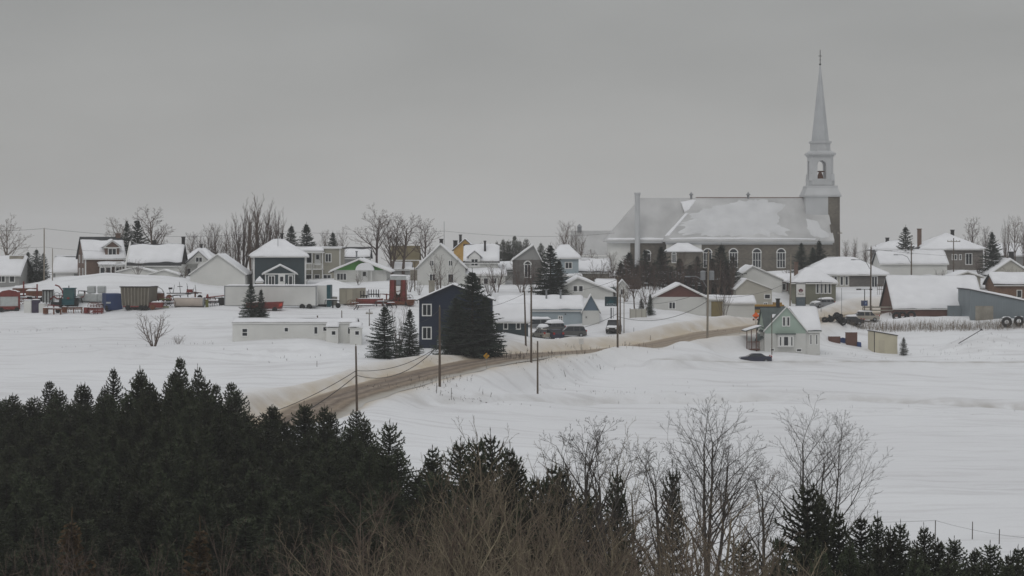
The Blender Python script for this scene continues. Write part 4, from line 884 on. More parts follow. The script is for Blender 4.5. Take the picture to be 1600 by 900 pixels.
# navy house
r = H('navy_house', 'tall dark navy house with white-framed windows behind the big roadside spruces', 712, 277, 0, 547)
ro = volume(r, 9.9, 9, 6.9, 'gy', 1.95, M_navy, oh=.45, sn=.16, rm=M_shing, trim=False, apex=.46)
window(r,'f',-3.9,4.7,1.1,1.45,0,0); window(r,'f',-3.9,1.55,1.1,1.5,0,0)
window(r,'r',1.2,3.7,.8,1.2,9.9,9,style='1'); window(r,'r',3.5,3.7,.8,1.2,9.9,9,style='1')
chimney(ro,-3.4,4.4,7.6,9.2,.8,M_weath); mt = MB(); mt.box(-2.5,-1.8,-.5,-.003,.6,1.4); mt.build('meter_box', M_gmet, r)
# ------------------------------------------------------------------ vegetation
def spruce_meshes(name, h, Rr, seed, step=0.26, per=8, needle=None, snowy=False, leader=0.6, droop=0.15, dens=1.0, lowcut=0.04, young=False):
    rnd = random.Random(seed); tk = MB(); cr = MB(); sn = MB()
    n = 6
    for i in range(n): tk.tube((0,0,h*i/n-(0.5 if i == 0 else 0)), (0,0,h*(i+1)/n), 0.017*h*(1-i/n)+0.012, 0.017*h*(1-(i+1)/n)+0.012, 6, cap=False)
    V, Fc = cr.v, cr.f
    def blade(p, d, l, w_, nrm):
        s = d.cross(nrm)
        if s.length < 1e-4: return
        s.normalize(); b = len(V); m_ = p+d*l*0.45
        V.extend([tuple(p-s*w_*0.25), tuple(m_-s*w_*0.5), tuple(p+d*l), tuple(m_+s*w_*0.5), tuple(p+s*w_*0.25)])
        Fc.append((b, b+1, b+2, b+3, b+4))
    z = h*lowcut; k = 0
    asym = [(rnd.uniform(0,6.28), rnd.uniform(.05,.22)) for _ in range(3)]
    while z < h-(.5 if young else .35):
        t = (z-h*lowcut)/(h*(1-lowcut)); prof = (1-t)**(0.95 if not young else 0.8)*(1 if t > 0.12 else 0.75+2*t)
        nb = max(4, int(per*(0.55+0.45*(1-t))+rnd.random()))
        a0 = rnd.uniform(0, 6.28)
        for i in range(nb):
            a = a0+6.283*i/nb+rnd.uniform(-.25,.25)
            am = 1+sum(s*math.sin(a*(q+1)+ph+z*1.1) for q, (ph, s) in enumerate(asym))
            ln = max(0.10, Rr*prof*am*rnd.uniform(0.68,1.18))
            up = (1.0 if young else 0.55)*t**(2.2 if young else 1.5)+rnd.uniform(-.1,.1)-droop*(1-t)
            d = Vector((math.cos(a), math.sin(a), up)).normalized()
            p = Vector((0,0,z+rnd.uniform(-.06,.06))); ns = max(3, int(ln/0.22*dens)); q = p.copy()
            for j in range(ns):
                f = (j+1)/ns; d2 = (d+Vector((0,0,0.35*f-0.08))).normalized()
                q2 = q+d2*ln/ns
                side = Vector((-d2.y, d2.x, 0)).normalized(); tw = 0.12+min(.16,ln*.3)+0.16*ln*(1-f)
                for sg in (-1, 1):
                    dd = (d2*0.75+side*sg*rnd.uniform(.6,1)+Vector((0,0,rnd.uniform(-.35,.2)))).normalized()
                    blade(q2, dd, tw*rnd.uniform(.7,1.2), 0.11, Vector((rnd.uniform(-.5,.5),rnd.uniform(-.5,.5),1)))
                blade(q, d2, ln/ns*1.35, 0.13, Vector((rnd.uniform(-.4,.4),rnd.uniform(-.4,.4),1)))
                blade(q, d2, ln/ns*1.3, 0.12, side)
                if rnd.random() < 0.5: blade(q2, (d2*0.6+Vector((rnd.uniform(-.3,.3),rnd.uniform(-.3,.3),-0.6))).normalized(), 0.24, 0.1, side)
                if False:
                    c_ = q2+Vector((0,0,.05)); r_ = rnd.uniform(.1,.24); sn.frust(c_.x, c_.y, c_.z-.03, c_.z+.07, r_*2, r_*1.1, 6, rnd.random())
                q = q2
            if young and t > .3:
                for _ in range(2): blade(q, Vector((rnd.uniform(-.3,.3)+d.x*.3, rnd.uniform(-.3,.3)+d.y*.3, 1)).normalized(), rnd.uniform(.2,.42), .10, side)
        z += step*rnd.uniform(.75,1.25)*((1 if t < .8 else .8) if not young else (1 if t < .78 else 1.5))
    for i in range(4): blade(Vector((0,0,h-.5+i*.12)), Vector((rnd.uniform(-.12,.12),rnd.uniform(-.12,.12),1)).normalized(), .34, .06, Vector((math.cos(i),math.sin(i),0)))
    out = [('trunk', tk.mesh('trunk', M_bark)), ('crown', cr.mesh('crown', needle or M_needle))]
    if sn.v: out.append(('snow', sn.mesh('snow', M_rsnow)))
    return out
def bare_meshes(name, h, seed, style='tree', bark=None, tw=0.016, depth=5, segcap=3000):
    rnd = random.Random(seed); tk = MB(); cr = MB(); cnt = 0
    P = dict(tree=dict(nst=1, lean=.05, up=.16, side=(28,52), len=.78, r=.020, sub=.62),
             vase=dict(nst=2, lean=.12, up=.28, side=(22,42), len=.80, r=.016, sub=.56),
             broom=dict(nst=7, lean=.20, up=.45, side=(14,26), len=.85, r=.010, sub=.42),
             shrub=dict(nst=6, lean=.42, up=.16, side=(20,44), len=.8, r=.012, sub=.48),
             spread=dict(nst=3, lean=.34, up=.14, side=(24,50), len=.85, r=.012, sub=.52),
             crown=dict(nst=3, lean=.20, up=.20, side=(24,50), len=.88, r=.011, sub=.60))[style]
    def rot(d, ang, az):
        u = d.orthogonal().normalized(); v = d.cross(u)
        return (d*math.cos(ang)+(u*math.cos(az)+v*math.sin(az))*math.sin(ang)).normalized()
    n = P['nst']; Q = []
    for i in range(n):
        a = 6.283*i/n+rnd.uniform(-.4,.4); l_ = P['lean']*rnd.uniform(.4,1.25)
        Q.append((Vector((math.cos(a), math.sin(a), 0))*0.012*h*(n > 1)+Vector((0,0,-.4)), Vector((math.cos(a)*l_, math.sin(a)*l_, 1)).normalized(), h*P['len']*rnd.uniform(.8,1.1), max(tw*1.5, h*P['r']*rnd.uniform(.8,1.15)), 0))
    lv = 0
    while Q and cnt < segcap:
        nxt = []; rnd.shuffle(Q)
        if lv: 
            room = (segcap-cnt)//4
            if len(Q) > room: Q = Q[:room]
        for p, d, ln, r, lv in Q:
            ns = 8 if lv == 0 else (5 if lv == 1 else 4 if lv == 2 else 3); mb = tk if lv <= 1 else cr
            rend = max(tw*.5, r*.30); az = rnd.uniform(0, 6.28)
            for i in range(ns):
                k = .05 if lv == 0 else .13
                d = (d+Vector((rnd.uniform(-1,1), rnd.uniform(-1,1), rnd.uniform(-.6,.6)))*k+Vector((0,0,P['up']*.22))).normalized()
                q = p+d*ln/ns; r0 = r+(rend-r)*i/ns; r1 = r+(rend-r)*(i+1)/ns
                mb.tube(p, q, r0, r1, 5 if lv == 0 else (4 if lv == 1 else 3), cap=False); cnt += 1
                if lv < depth and not (lv == 0 and i < (2 if n == 1 else 1)):
                    for _ in range(1 if (lv >= 1 or n > 3) else 2):
                        az += 2.4+rnd.uniform(-.4,.4)
                        dd = rot(d, R(rnd.uniform(*P['side'])), az)
                        if dd.z < 0: dd.z = abs(dd.z)*.5; dd.normalize()
                        rem = 1-.55*(i+1)/ns
                        nxt.append((q, dd, ln*P['sub']*rem*rnd.uniform(.75,1.25), max(tw*.6, r1*rnd.uniform(.5,.7)), lv+1))
                p = q
        Q = nxt; lv += 1
    zz = max(v[2] for v in cr.v+tk.v); s = h/zz
    for mb in (tk, cr): mb.v = [(x*s, y*s, z*s if z > 0 else z) for x, y, z in mb.v]
    return [('trunk', tk.mesh('trunk', bark or M_barkg)), ('branches', cr.mesh('branches', bark or M_barkg))]
def plant(parts, name, loc, h=1, rz=0, label=None, cat='tree', group=None, wide=1.0, tilt=0, own=None):
    o = empty(name, loc, rz, label, cat, group); o.scale = (h*wide, h*wide, h)
    o.rotation_euler = (R(tilt), R(tilt*.7), rz)
    for nm, me in parts: link_mesh(nm, me, o)
    return o
rnd = random.Random(11)
SPR = [spruce_meshes('s', 8.0, [2.3,2.7,2.1,2.5,2.9,2.2][i], 100+i, per=9+i%2, young=True) for i in range(6)]
SPRV = [spruce_meshes('v', 8.0, [2.9,2.6,3.1][i], 200+i, step=.23, per=12, needle=M_needle2, droop=.28) for i in range(3)]
CONE = [spruce_meshes('c', 8.0, 3.0, 300, step=.24, per=11, needle=M_needle2, droop=.3)]
LAR = [spruce_meshes('l', 7.0, 1.5, 400, needle=M_larch, droop=.05)]
TREE = [bare_meshes('t', 10, 500+i, 'tree', tw=.019, bark=M_barkb, segcap=7000) for i in range(3)]
VASE = [bare_meshes('u', 10, 520+i, 'vase', tw=.019, bark=M_barkb, segcap=4000) for i in range(2)]
BROOM = [bare_meshes('b', 10, 540+i, 'broom', tw=.019, bark=M_barkb, depth=5, segcap=6000) for i in range(2)]
SHRUB = [bare_meshes('h', 5, 560+i, 'shrub', tw=.012, bark=M_barkb, depth=5, segcap=2600) for i in range(3)]
FORE = [bare_meshes('f', 10, 580+i, 'spread', tw=.013, bark=M_barko, depth=5, segcap=3600) for i in range(4)]
FORED = [bare_meshes('d', 10, 590+i, 'spread', tw=.012, bark=M_barkb, depth=5, segcap=3000) for i in range(2)]
FORET = [bare_meshes('g', 12, 600+i, 'tree' if i == 2 else 'crown', tw=.0125, bark=M_barkg, depth=6, segcap=14000) for i in range(3)]

# dense plantation in the foreground (left)
def edgeD(px):
    e = [(-60,196),(0,195),(120,193),(300,190),(420,184),(520,176),(600,160),(650,150),(700,142),(760,134),(820,128),(900,120),(1000,116)]
    return np.interp(px, [a for a,b in e], [b for a,b in e])
def toprow(px):      # canopy skyline in the photograph
    e = [(-60,604),(0,604),(60,606),(130,596),(170,582),(250,566),(320,566),(350,596),(400,620),(470,628),(560,637),(600,645),(625,663),(650,684),(700,690),(760,676),(820,700),(900,728),(1000,760)]
    return np.interp(px, [a for a,b in e], [b for a,b in e])
nfor = 0; y = 195.0; row = 0
while y > 97:
    xs0 = -0.262*y; x = xs0+(row%2)*1.5
    while x < 0.07*y:
        xx, yy = x+rnd.uniform(-.8,.8), y+rnd.uniform(-.8,.8)
        px = 800+xx/yy*F
        if yy < edgeD(px) and px < 960 and not (px > 560 and yy < 104) and nfor < 296 and near(np.array([xx]), np.array([yy]), RA)[0][0] > 6.5:
            g = G(xx, yy); zt_ = -(toprow(px)-EYE)/F*edgeD(px)     # canopy height at the edge
            # canopy falls with the ground towards the viewer
            frac = (edgeD(px)-yy)
            top = zt_-frac*0.07+rnd.gauss(0, .25)-(0.4 if frac > 5 else -0.2)
            hh = max(4.5, min(11.0, top-g))
            nm = SPR[rnd.randrange(6)]
            plant(nm, 'spruce', (xx, yy, g), hh/8.0, rnd.uniform(0,6.28), 'dark green spruce crowded among others in the dense foreground plantation', 'tree', 'spruces of the foreground plantation', wide=rnd.uniform(.9,1.2)*8/hh*0.95, tilt=rnd.uniform(-2,2))
            nfor += 1
        x += 3.3 if yy < edgeD(px)-9 or px < -40 else 2.7
    y -= 3.3 if y < 184 else 2.7; row += 1
print('forest', nfor)
# right-hand small spruces
for px, top, D in [(1290,770,116),(1312,790,112),(1345,808,118),(1372,800,116),(1392,822,112),(1405,812,118),(1432,848,112),(1448,818,116),(1470,842,112),(1495,838,118),(1520,858,112),(1550,846,116),(1575,862,112),(1595,852,118),(1610,858,113),(1330,842,106),(1380,850,106),(1425,862,106),(1480,868,106),(1530,872,106),(1585,874,106),(1260,830,106),(1210,838,106),(1160,840,108),(1290,850,100),(1350,870,100),(1440,880,101),(1220,870,100)]:
    p = at(px+rnd.uniform(-4,4), D); zt_ = -(top-EYE)/F*D; hh = max(3.5, zt_-p.z)
    plant(SPR[rnd.randrange(6)], 'young_spruce', p, hh/8, rnd.uniform(0,6), 'young dark spruce in the low ragged row at the bottom right', 'tree', 'young spruces at the bottom right', wide=rnd.uniform(.95,1.25)*min(1.5, 8/hh*.75), tilt=rnd.uniform(-2,2))
for px, top, D, wd, lab, kind in [(1051,722,112,.62,'tall narrow spruce below the left of the two big bare trees',0),(1262,752,112,1.05,'broad dense pine beneath the right big bare tree',1),(965,728,110,.8,'ragged spruce among brown brush, left of the tall narrow spruce',2),(880,720,114,.8,'dark spruce wedged in the brush under spreading bare branches near the bottom middle',3),(745,676,130,.9,'dark spruce with a jagged top at the right end of the plantation',4),(835,742,112,.9,'short dark spruce half hidden by olive brush, bottom middle',5)]:
    p = at(px, D); hh = -(top-EYE)/F*D-p.z
    plant(SPR[kind], 'pine' if kind == 1 else 'spruce', p, hh/8, px, lab, 'tree', wide=wd*(8/hh)*1.05)
# rusty larches low in the plantation
for px, top, D, lab in [(312,812,96,'rusty brown conifer low in the plantation, the one nearer the middle of the photo'),(112,800,98,'rusty brown conifer low in the plantation, the one nearer the left edge')]:
    p = at(px, D); hh = -(top-EYE)/F*D-p.z; plant(LAR[0], 'larch', p, hh/7, px, lab, 'tree')
# foreground bare brush
big = [(1108,606,124,0,.95,'left of the two big bare trees standing out against the snowfield'),(1276,612,122,1,1.0,'right of the two big bare trees, wide crown spreading over a dark pine'),(1195,715,116,2,.8,'slimmer bare tree between the two big bare trees')]
for px, top, D, k, wd, lab in big:
    p = at(px, D); hh = -(top-EYE)/F*D-p.z; plant(FORET[k], 'bare_tree', p, hh/12, px*1.3, lab, 'tree', wide=wd*1.12)
for i, (px, top, D) in enumerate([(795,642,112),(905,650,110),(985,645,114),(860,690,104),(945,672,106),(740,690,104),(690,700,100),(1035,690,108)]):
    p = at(px, D); hh = -(top-EYE)/F*D-p.z; plant(FORET[2] if i%3 == 1 else FORE[i%4], 'bare_tree', p, hh/(12 if i%3 == 1 else 10), px*.7, 'crooked bare tree rising from the brush, bottom middle', 'tree', 'bare trees rising from the foreground brush', wide=.85)
k = 0
for row_, D, y0, y1 in ((0,100,715,770),(1,93,750,820),(2,86,790,850),(3,80,840,880)):
    for px in np.arange(545, 1240, 66+row_*3):
        xx = px+rnd.uniform(-18,18); top = rnd.uniform(y0,y1)+max(0,(xx-1060)*0.22)+max(0,(620-xx)*.5)
        p = at(xx, D+rnd.uniform(-2,2)); hh = -(top-EYE)/F*p.y-p.z
        plant(FORE[k%4], 'brush', p, hh/10, rnd.uniform(0,6.28), 'leafless olive-brown brush filling the bottom middle of the foreground', 'shrub', 'leafless brush in the foreground', wide=rnd.uniform(.75,1.1)); k += 1
for px in np.arange(10, 560, 46):
    top = rnd.uniform(800,850); D = rnd.uniform(86,92); p = at(px+rnd.uniform(-12,12), D); hh = -(top-EYE)/F*D-p.z
    plant(FORED[k%2], 'brush', p, hh/10, rnd.uniform(0,6.28), 'thin leafless brush along the bottom left', 'shrub', 'thin brush along the bottom left', wide=.6); k += 1

# ---------- village trees
def tree(parts, hnom, name, px, top, D, base=None, wd=1, label='', group=None, rz=None, tilt=0):
    wd *= 1.3 if name in ('bare_tree','tall_poplar') else 1.15
    p = at(px, D)
    if base is not None: p.z = min(p.z, W(px, base, D).z)
    hh = -(top-EYE)/F*D-p.z
    return plant(parts, name, p, hh/hnom, px*1.7 if rz is None else rz, label, 'tree', group, wide=wd)
T = tree
T(TREE[0],10,'bare_tree',10,332,372,wd=.8,label='tall bare tree behind the bungalow at the left edge')
for i,(px,top,w_) in enumerate([(44,392,.75),(57,388,.8),(68,394,.7),(36,402,.7)]): T(CONE[0],8,'cedar',px,top,352,wd=w_*1.1,label='dark rounded cedar in the clump beside the leftmost pole',group='cedars left of the garage')
T(TREE[1],10,'bare_tree',186,338,385,wd=.8,label='bare tree behind the brick house, left of its dark conifers')
T(TREE[2],10,'bare_tree',240,318,385,wd=.85,label='taller bare tree behind the white house joined to the brick house')
T(SPRV[2],8,'conifer',198,342,380,wd=.5,label='slim dark conifer just behind the brick house chimney')
T(CONE[0],8,'conifer',215,341,381,wd=.85,label='broad dark conifer behind the joint of brick house and white house')
for i,px in enumerate((300,320,336,352)): T(VASE[i%2],10,'bare_tree',px,[362,350,347,356][i],390,wd=.75,label='small bare tree in the row behind the white cottage',group='bare trees behind the white cottage')
for i,(px,top,w_) in enumerate([(368,330,.9),(380,308,1.0),(394,302,1.0),(409,300,1.0),(424,306,1.0),(436,322,.8)]): T(BROOM[i%2],10,'tall_poplar',px,top,382+i%2*4,wd=w_*.85,label='tall bare poplar in the clump behind the charcoal house',group='poplars behind the charcoal house',rz=i*2)
for i,(px,top,w_) in enumerate([(455,350,.85),(479,347,.95),(520,361,.7)]): T(SPRV[i],8,'spruce',px,top,388,wd=w_,label=['dark spruce behind the charcoal house chimney','tallest dark spruce behind the flat-roofed house','smaller dark spruce behind the right end of the flat-roofed house'][i])
for i,(px,top) in enumerate([(508,358),(530,354)]): T(VASE[i],10,'bare_tree',px,top,396,wd=.6,label='faint bare tree behind the flat-roofed house',group='faint bare trees behind the flat roof')
for i,(px,top,w_) in enumerate([(588,316,.95),(611,332,.95),(630,332,.9)]): T([TREE[0],VASE[1],TREE[2]][i],10,'bare_tree',px,top,372,wd=w_,label=['tallest bare tree behind the green bungalow','bare tree with a bushy crown above the red farm machine','bare tree in front of the tan house'][i])
T(TREE[1],10,'bare_tree',664,340,378,wd=.7,label='bare tree behind the left roof slope of the large white gabled house')
for i,px in enumerate([752,766,776,786,795,804,812,822,834,845]): T(SPR[i%6],8,'spruce',px,[378,380,376,372,374,368,374,372,382,378][i],432,wd=.85,label='small dark spruce in the distant row beyond the stone house',group='distant spruce row')
T(SPRV[0],8,'spruce',860,380,329,base=462,wd=1.0,label='big dark spruce before the blue-grey house')
T(SPRV[1],8,'spruce',874,405,331,base=462,wd=1.0,label='lower dark spruce at the right shoulder of the big one before the blue-grey house')
for i,(px,top,w_) in enumerate([(884,343,.7),(905,352,.6)]): T(VASE[i],10,'bare_tree',px,top,400,wd=w_,label=['bare tree rising behind the blue-grey house roof','bare tree in front of the metal-roofed annex'][i])
T(TREE[2],10,'bare_tree',925,388,385,wd=.9,label='low bare tree below the metal-roofed annex')
for i,(px,top,D,w_) in enumerate([(983,392,366,.9),(1008,388,367,.7),(1033,383,366,.75),(1062,402,364,.9),(1090,398,366,.75),(1127,380,362,.95),(1112,402,358,.9),(1145,398,366,.8),(970,408,362,.9),(996,412,360,.9),(1022,408,361,1.0),(1048,415,360,1.0),(1078,412,360,1.0),(1100,418,357,1.0),(1136,412,358,.9)]):
    T([SPRV[2],CONE[0],SPRV[2]][i%3],8,'spruce',px,top,D,base=462,wd=w_*1.15,label='dark spruce in the belt below the church wall',group='spruces below the church')
for i,px in enumerate(np.arange(956,1152,11)): T(VASE[i%2],10,'bare_tree',px,[392,410,398,415,404][i%5],355,base=462,wd=.6,label='thin bare tree in the belt below the church wall',group='bare trees below the church')
T(TREE[0],10,'bare_tree',992,398,316,base=492,wd=.62,label='bare tree with a pale trunk just right of the roadside pole cluster')
for i,(px,top) in enumerate([(1252,378),(1280,374),(1270,385)]): T(SPRV[2],8,'spruce',px,top,380,wd=.85,label='dark spruce before the right end of the church wall',group='spruces before the tower end of the church')
for i,(px,top) in enumerate([(1322,374),(1335,370),(1352,378),(1365,382)]): T(VASE[i%2],10,'bare_tree',px,top,400,wd=.55,label='thin bare tree just right of the church tower',group='thin bare trees right of the church')
T(CONE[0],8,'spruce',1415,352,379,wd=.85,label='neat conical spruce standing above the long white building on the right')
T(SPRV[2],8,'spruce',1550,360,377,wd=.75,label='tall dark spruce at the right corner of the grey-brown house')
for i,(px,top,w_) in enumerate([(1518,338,.6),(1540,352,.5),(1572,334,.5),(1586,336,.5),(1600,346,.5),(1455,368,.4)]): T([TREE[1],VASE[0],BROOM[1]][i%3],10,'bare_tree',px,top,405,wd=w_,label=['bare tree behind the right slope of the grey-brown house','bare tree just left of the dark spruce near the right edge','tall bare tree behind the distant right-hand house','tall bare tree near the right edge with a narrow crown','bare tree at the very right edge','tiny bare tree over the ridge of the grey-brown house'][i])
# in front of gabled house etc.
for i,(px,top,D,w_,lab) in enumerate([(688,395,331,.75,'bare shrubby tree in front of the large white gabled house'),(776,405,334,.95,'spreading bare shrub in front of the dormered house'),(815,402,334,.75,'dense bare shrub screening the stone house'),(832,404,335,.7,'bare shrub between the stone house and the big spruce'),(240,484,267,1.25,'lone bare shrub in the snowfield left of the mobile home'),(935,402,358,.8,'twiggy shrub above the snowy garage'),(1130,432,322,.5,'small bare shrub behind the brown-gabled house')]):
    T(SHRUB[i%3],5,'bare_shrub',px,top,D,wd=w_,label=lab)
T(SHRUB[1],5,'bare_shrub',278,522,276,wd=1.6,label='low twiggy shrub just right of the lone bare shrub')
T(SPRV[0],8,'spruce',392,440,296,base=500,wd=.85,label='dark spruce in front of the white trailer, left of a pair')
T(SPRV[1],8,'spruce',408,450,297,base=500,wd=.72,label='dark spruce in front of the red wagon, right of a pair')
T(SPRV[2],8,'spruce',601,476,254,wd=.98,label='spruce standing alone at the road bank left of the navy house')
T(SPRV[1],8,'spruce',640,480,259,wd=.8,label='spruce against the left corner of the navy house')
T(SHRUB[2],5,'bare_shrub',622,470,262,wd=.5,label='thin bare shrub between the two spruces left of the navy house')
T(SPRV[0],8,'spruce',738,420,266,base=556,wd=1.12,label='tallest spruce covering the right half of the navy house')
T(SPRV[2],8,'spruce',712,462,265,base=556,wd=1.0,label='spruce in front of the middle of the navy house')
T(SPRV[1],8,'spruce',758,460,267,base=556,wd=1.0,label='spruce at the right corner of the navy house')
T(SPRV[0],8,'small_spruce',1290,522,318,wd=.8,label='tiny spruce right of the mint green house')
T(SPR[3],8,'small_spruce',1412,526,312,wd=.8,label='small yellowish spruce right of the cream shed')
T(SPRV[1],8,'small_spruce',1016,458,314,wd=.6,label='small dark spruce left of the brown-gabled house')
T(SPRV[2],8,'conifer_hedge',1002,466,322,wd=.8,label='stubby dark conifer by the side deck of the brown-gabled house')
rs = random.Random(31)
for i,(px,D) in enumerate([(560,346),(640,336),(655,333),(705,330),(745,338),(765,330),(842,340),(905,345),(960,335),(978,330),(1008,322),(1012,330),(1118,334),(1140,350),(1230,372),(1262,376),(1300,380),(1345,385),(1395,384),(1440,378),(1470,372),(1530,376),(1585,364),(170,350),(215,348),(288,350),(478,352)]):
    p = at(px, D); hh = rs.uniform(2.0,4.2)
    plant(SHRUB[i%3], 'garden_shrub', p, hh/5, rs.uniform(0,6), 'leafless garden shrub', 'shrub', 'garden shrubs among the houses', wide=rs.uniform(.8,1.4))
# dry grasses
def weeds(name, spots, label, m_, cat='grass', seed=5):
    rn = random.Random(seed); mb = MB()
    for px, D, n, sx, sy, h0, h1, r_ in spots:
        c = W(px, EYE, D); X = np.array([rn.gauss(c.x, sx) for _ in range(n)]); Y = np.array([rn.gauss(D, sy) for _ in range(n)]); Z = ground(X, Y)
        for x, y_, z in zip(X, Y, Z):
            h = rn.uniform(h0, h1); tip = Vector((x+rn.uniform(-.35,.35)*h, y_+rn.uniform(-.2,.2)*h, z+h)); mb.tube((x,y_,z-.1), tip, r_, r_*.4, 3, cap=False)
            if rn.random() < .5: m = Vector((x,y_,z))*.5+tip*.5; mb.tube(m, m+Vector((rn.uniform(-.3,.3)*h, 0, .3*h)), r_*.8, r_*.4, 3, cap=False)
    o = mb.build(name, m_); tag(o, label, cat, kind='stuff'); return o
weeds('dry_hedge', [(px,329.5,85,2.6,.8,.5,1.5,.022) for px in range(1345,1640,18)], 'pale dry brush sticking out of the long snowbank before the right-hand barns', M_weed, 'brush')
weeds('dry_weeds', [(680,238,30,2.5,1.6,.15,.6,.02),(700,240,20,2.5,1.2,.1,.5,.03),(800,268,45,3,2.2,.15,.6,.02),(812,262,40,2.5,2,.2,.6,.02),(855,274,40,4,1.5,.15,.6,.025),(960,284,25,3,1.5,.2,.8,.02),(990,286,14,2,1.2,.2,.8,.02),(770,262,30,2,1.5,.1,.4,.02),(1000,262,40,14,5,.1,.35,.02),(640,234,40,3,.8,.1,.35,.03),(930,252,25,6,1.2,.1,.3,.02),(1250,300,40,9,1.2,.1,.3,.02),(1500,305,30,9,1.5,.1,.4,.02),(1480,315,40,4,2,.1,.5,.02),(900,290,20,3,.6,.2,.6,.02),(1540,317,30,3,2,.1,.5,.02),(60,292,30,6,1,.1,.3,.02),(290,274,25,3,.8,.2,.6,.015),(150,268,12,5,2,.1,.3,.02),(1115,307,30,1.8,2,.1,.4,.02),(1400,246,12,12,3,.1,.4,.02),(812,262,14,2,1.5,.4,.9,.05),(858,273,12,2.5,1,.4,.9,.05),(965,283,9,1.5,.8,.4,.9,.05),(700,236,8,2.5,.8,.25,.6,.04),(540,262,20,7,3,.1,.3,.04),(1040,255,10,8,1,.1,.3,.05)], 'scattered dark weed stalks poking through the snow beside the road and fields', M_weedd)
weeds('roadside_grit', [(690,233,60,4,.8,.03,.12,.05),(740,255,60,4,1.2,.03,.12,.05),(820,266,60,4,1.5,.03,.12,.05),(1010,296,30,3,.7,.03,.12,.05),(880,279,40,5,.8,.03,.1,.05)], 'dark grit and lumps scattered on the snowy verge of the road', M_weedd, 'grit', 8)
# ------------------------------------------------------------------ poles, wires, signs
PT = {}
def pole(key, px, top, base, D, label, r0=.15, lean=0, m_=None, arm=None, group=None, extra=None, name='utility_pole', cat='utility pole', insul=True):
    p = at(px, D); zt_ = -(top-EYE)/F*D; hh = zt_-p.z
    o = empty(name, p, 0, label, cat, group); PT[key] = (p, hh, lean)
    mb = MB(); mb.tube((0,0,-1.2),(lean*hh,0,hh),r0,r0*.68,9); mb.build('pole', m_ or M_pole, o)
    if arm: 
        a = MB(); a.box(lean*hh-arm,lean*hh+arm,-.2,-.1,hh-.7,hh-.55); 
        for x_ in (-arm+.1,-arm*.4,arm*.4,arm-.1): a.tube((lean*hh+x_,-.15,hh-.55),(lean*hh+x_,-.15,hh-.35),.05,.05,5)
        a.build('crossarm', M_weath, o)
    elif insul:
        a = MB(); a.tube((lean*hh,0,hh),(lean*hh,0,hh+.25),.05,.05,5); a.build('insulator', M_weath, o)
    if extra == 'trans':
        for s in (-.62,.62):
            t = MB(); t.frust(s, -.1, hh-4.2, hh-3.0, .75, .75, 10); t.frust(s,-.1,hh-3.0,hh-2.85,.8,.5,10); t.build('transformer', M_gmet, o)
    if extra in ('trans','lamp','lampr'):
        sg = 1 if extra == 'lampr' else -1; z0 = hh-(3.8 if extra == 'trans' else 2.2)
        l_ = MB(); l_.path([(sg*.1,0,z0-1.4),(sg*.7,0,z0-.3),(sg*1.6,0,z0+.1),(sg*2.6,0,z0+.1)], .05); ob = l_.build('lamp_arm', M_gmet, o)
        h_ = MB(); h_.box(min(sg*2.5,sg*3.2),max(sg*2.5,sg*3.2),-.14,.14,z0+.02,z0+.18); h_.build('lamp_head', M_gmet, ob)
    return o
pole('a',69,358,440,345,'tall pale utility pole left of the garage, beside the dark cedars',.13,m_=M_polel)
pole('b',82,388,440,343,'short thin pole immediately right of the leftmost tall pole',.09,m_=M_polel,insul=False)
pole('c',558,541,655,219,'dark roadside pole nearest the camera, rising out of the plantation edge',.14,-.02)
pole('d',687,480,605,235,'tall dark pole standing before the spruces of the navy house',.16,m_=M_pole)
pole('e',840,533,618,248,'lone short pole in the snowfield below the parked cars',.13,insul=False)
pole('f',830,448,563,258,'straight tall pole left of the parked hatchback, nearer of two',.15)
pole('g',822,455,537,283,'pole leaning left behind the straight one by the parked cars',.14,-.03)
pole('h',965,433,548,281,'thickest and nearest pole of the cluster right of the teal sign',.15,arm=None)
pole('i',969,460,522,299,'dark middle pole of the cluster right of the teal sign',.14,insul=False)
pole('j',975,452,520,302,'thin pole, rightmost in the cluster beside the teal sign',.08,m_=M_polel,insul=False)
pole('k',1105,392,523,295,'tall pale pole with two transformers and a curved lamp arm',.17,.015,m_=M_polel,extra='trans')
pole('l',1234,398,478,350,'pale crossroads pole in front of the brown upper window band',.15,.02,m_=M_polel)
pole('m',1360,386,482,340,'dark lamp pole beside the T-shaped sign post on the right',.15,.01,extra='lamp')
pole('n',1424,380,436,372,'lamp pole in front of the long white building on the right',.14,extra='lamp')
pole('o',1312,360,420,440,'slim dark pole close to the right wall of the church tower',.14,arm=.5)
pole('p',1490,372,430,376,'pole with a crossarm in front of the grey-brown house',.12,arm=1.2)
pole('q',441,352,400,392,'thin pole behind the charcoal house',.09,insul=False)
pole('r',694,346,400,392,'thin antenna pole behind the large white gabled house',.06,m_=M_gmet,insul=False)
pole('s',1283,438,470,348,'thin metal post in front of the church-side hip roof',.06,m_=M_gmet,insul=False,name='metal_post',cat='post')
pole('t',1315,450,497,330,'slim post rising from the pile of tyres',.05,m_=M_gmet,insul=False,name='metal_post',cat='post')
pole('u',534,485,512,290,'short dark post behind the mobile home, left of its porches',.09,insul=False,name='post',cat='post')
pole('v',577,483,508,291,'short post with a bracket behind the right end of the mobile home',.08,insul=False,name='post',cat='post',arm=.5)
pole('w',496,493,500,290,'stubby dark vent post just above the mobile home roof',.13,insul=False,name='post',cat='post')
pole('x',1206,492,547,293,'thin dark pole against the left wall of the mint green house',.07,insul=False,name='metal_post',cat='post')
pole('y',648,410,450,338,'dark post beside the narrow brown shed',.1,insul=False,name='post',cat='post')
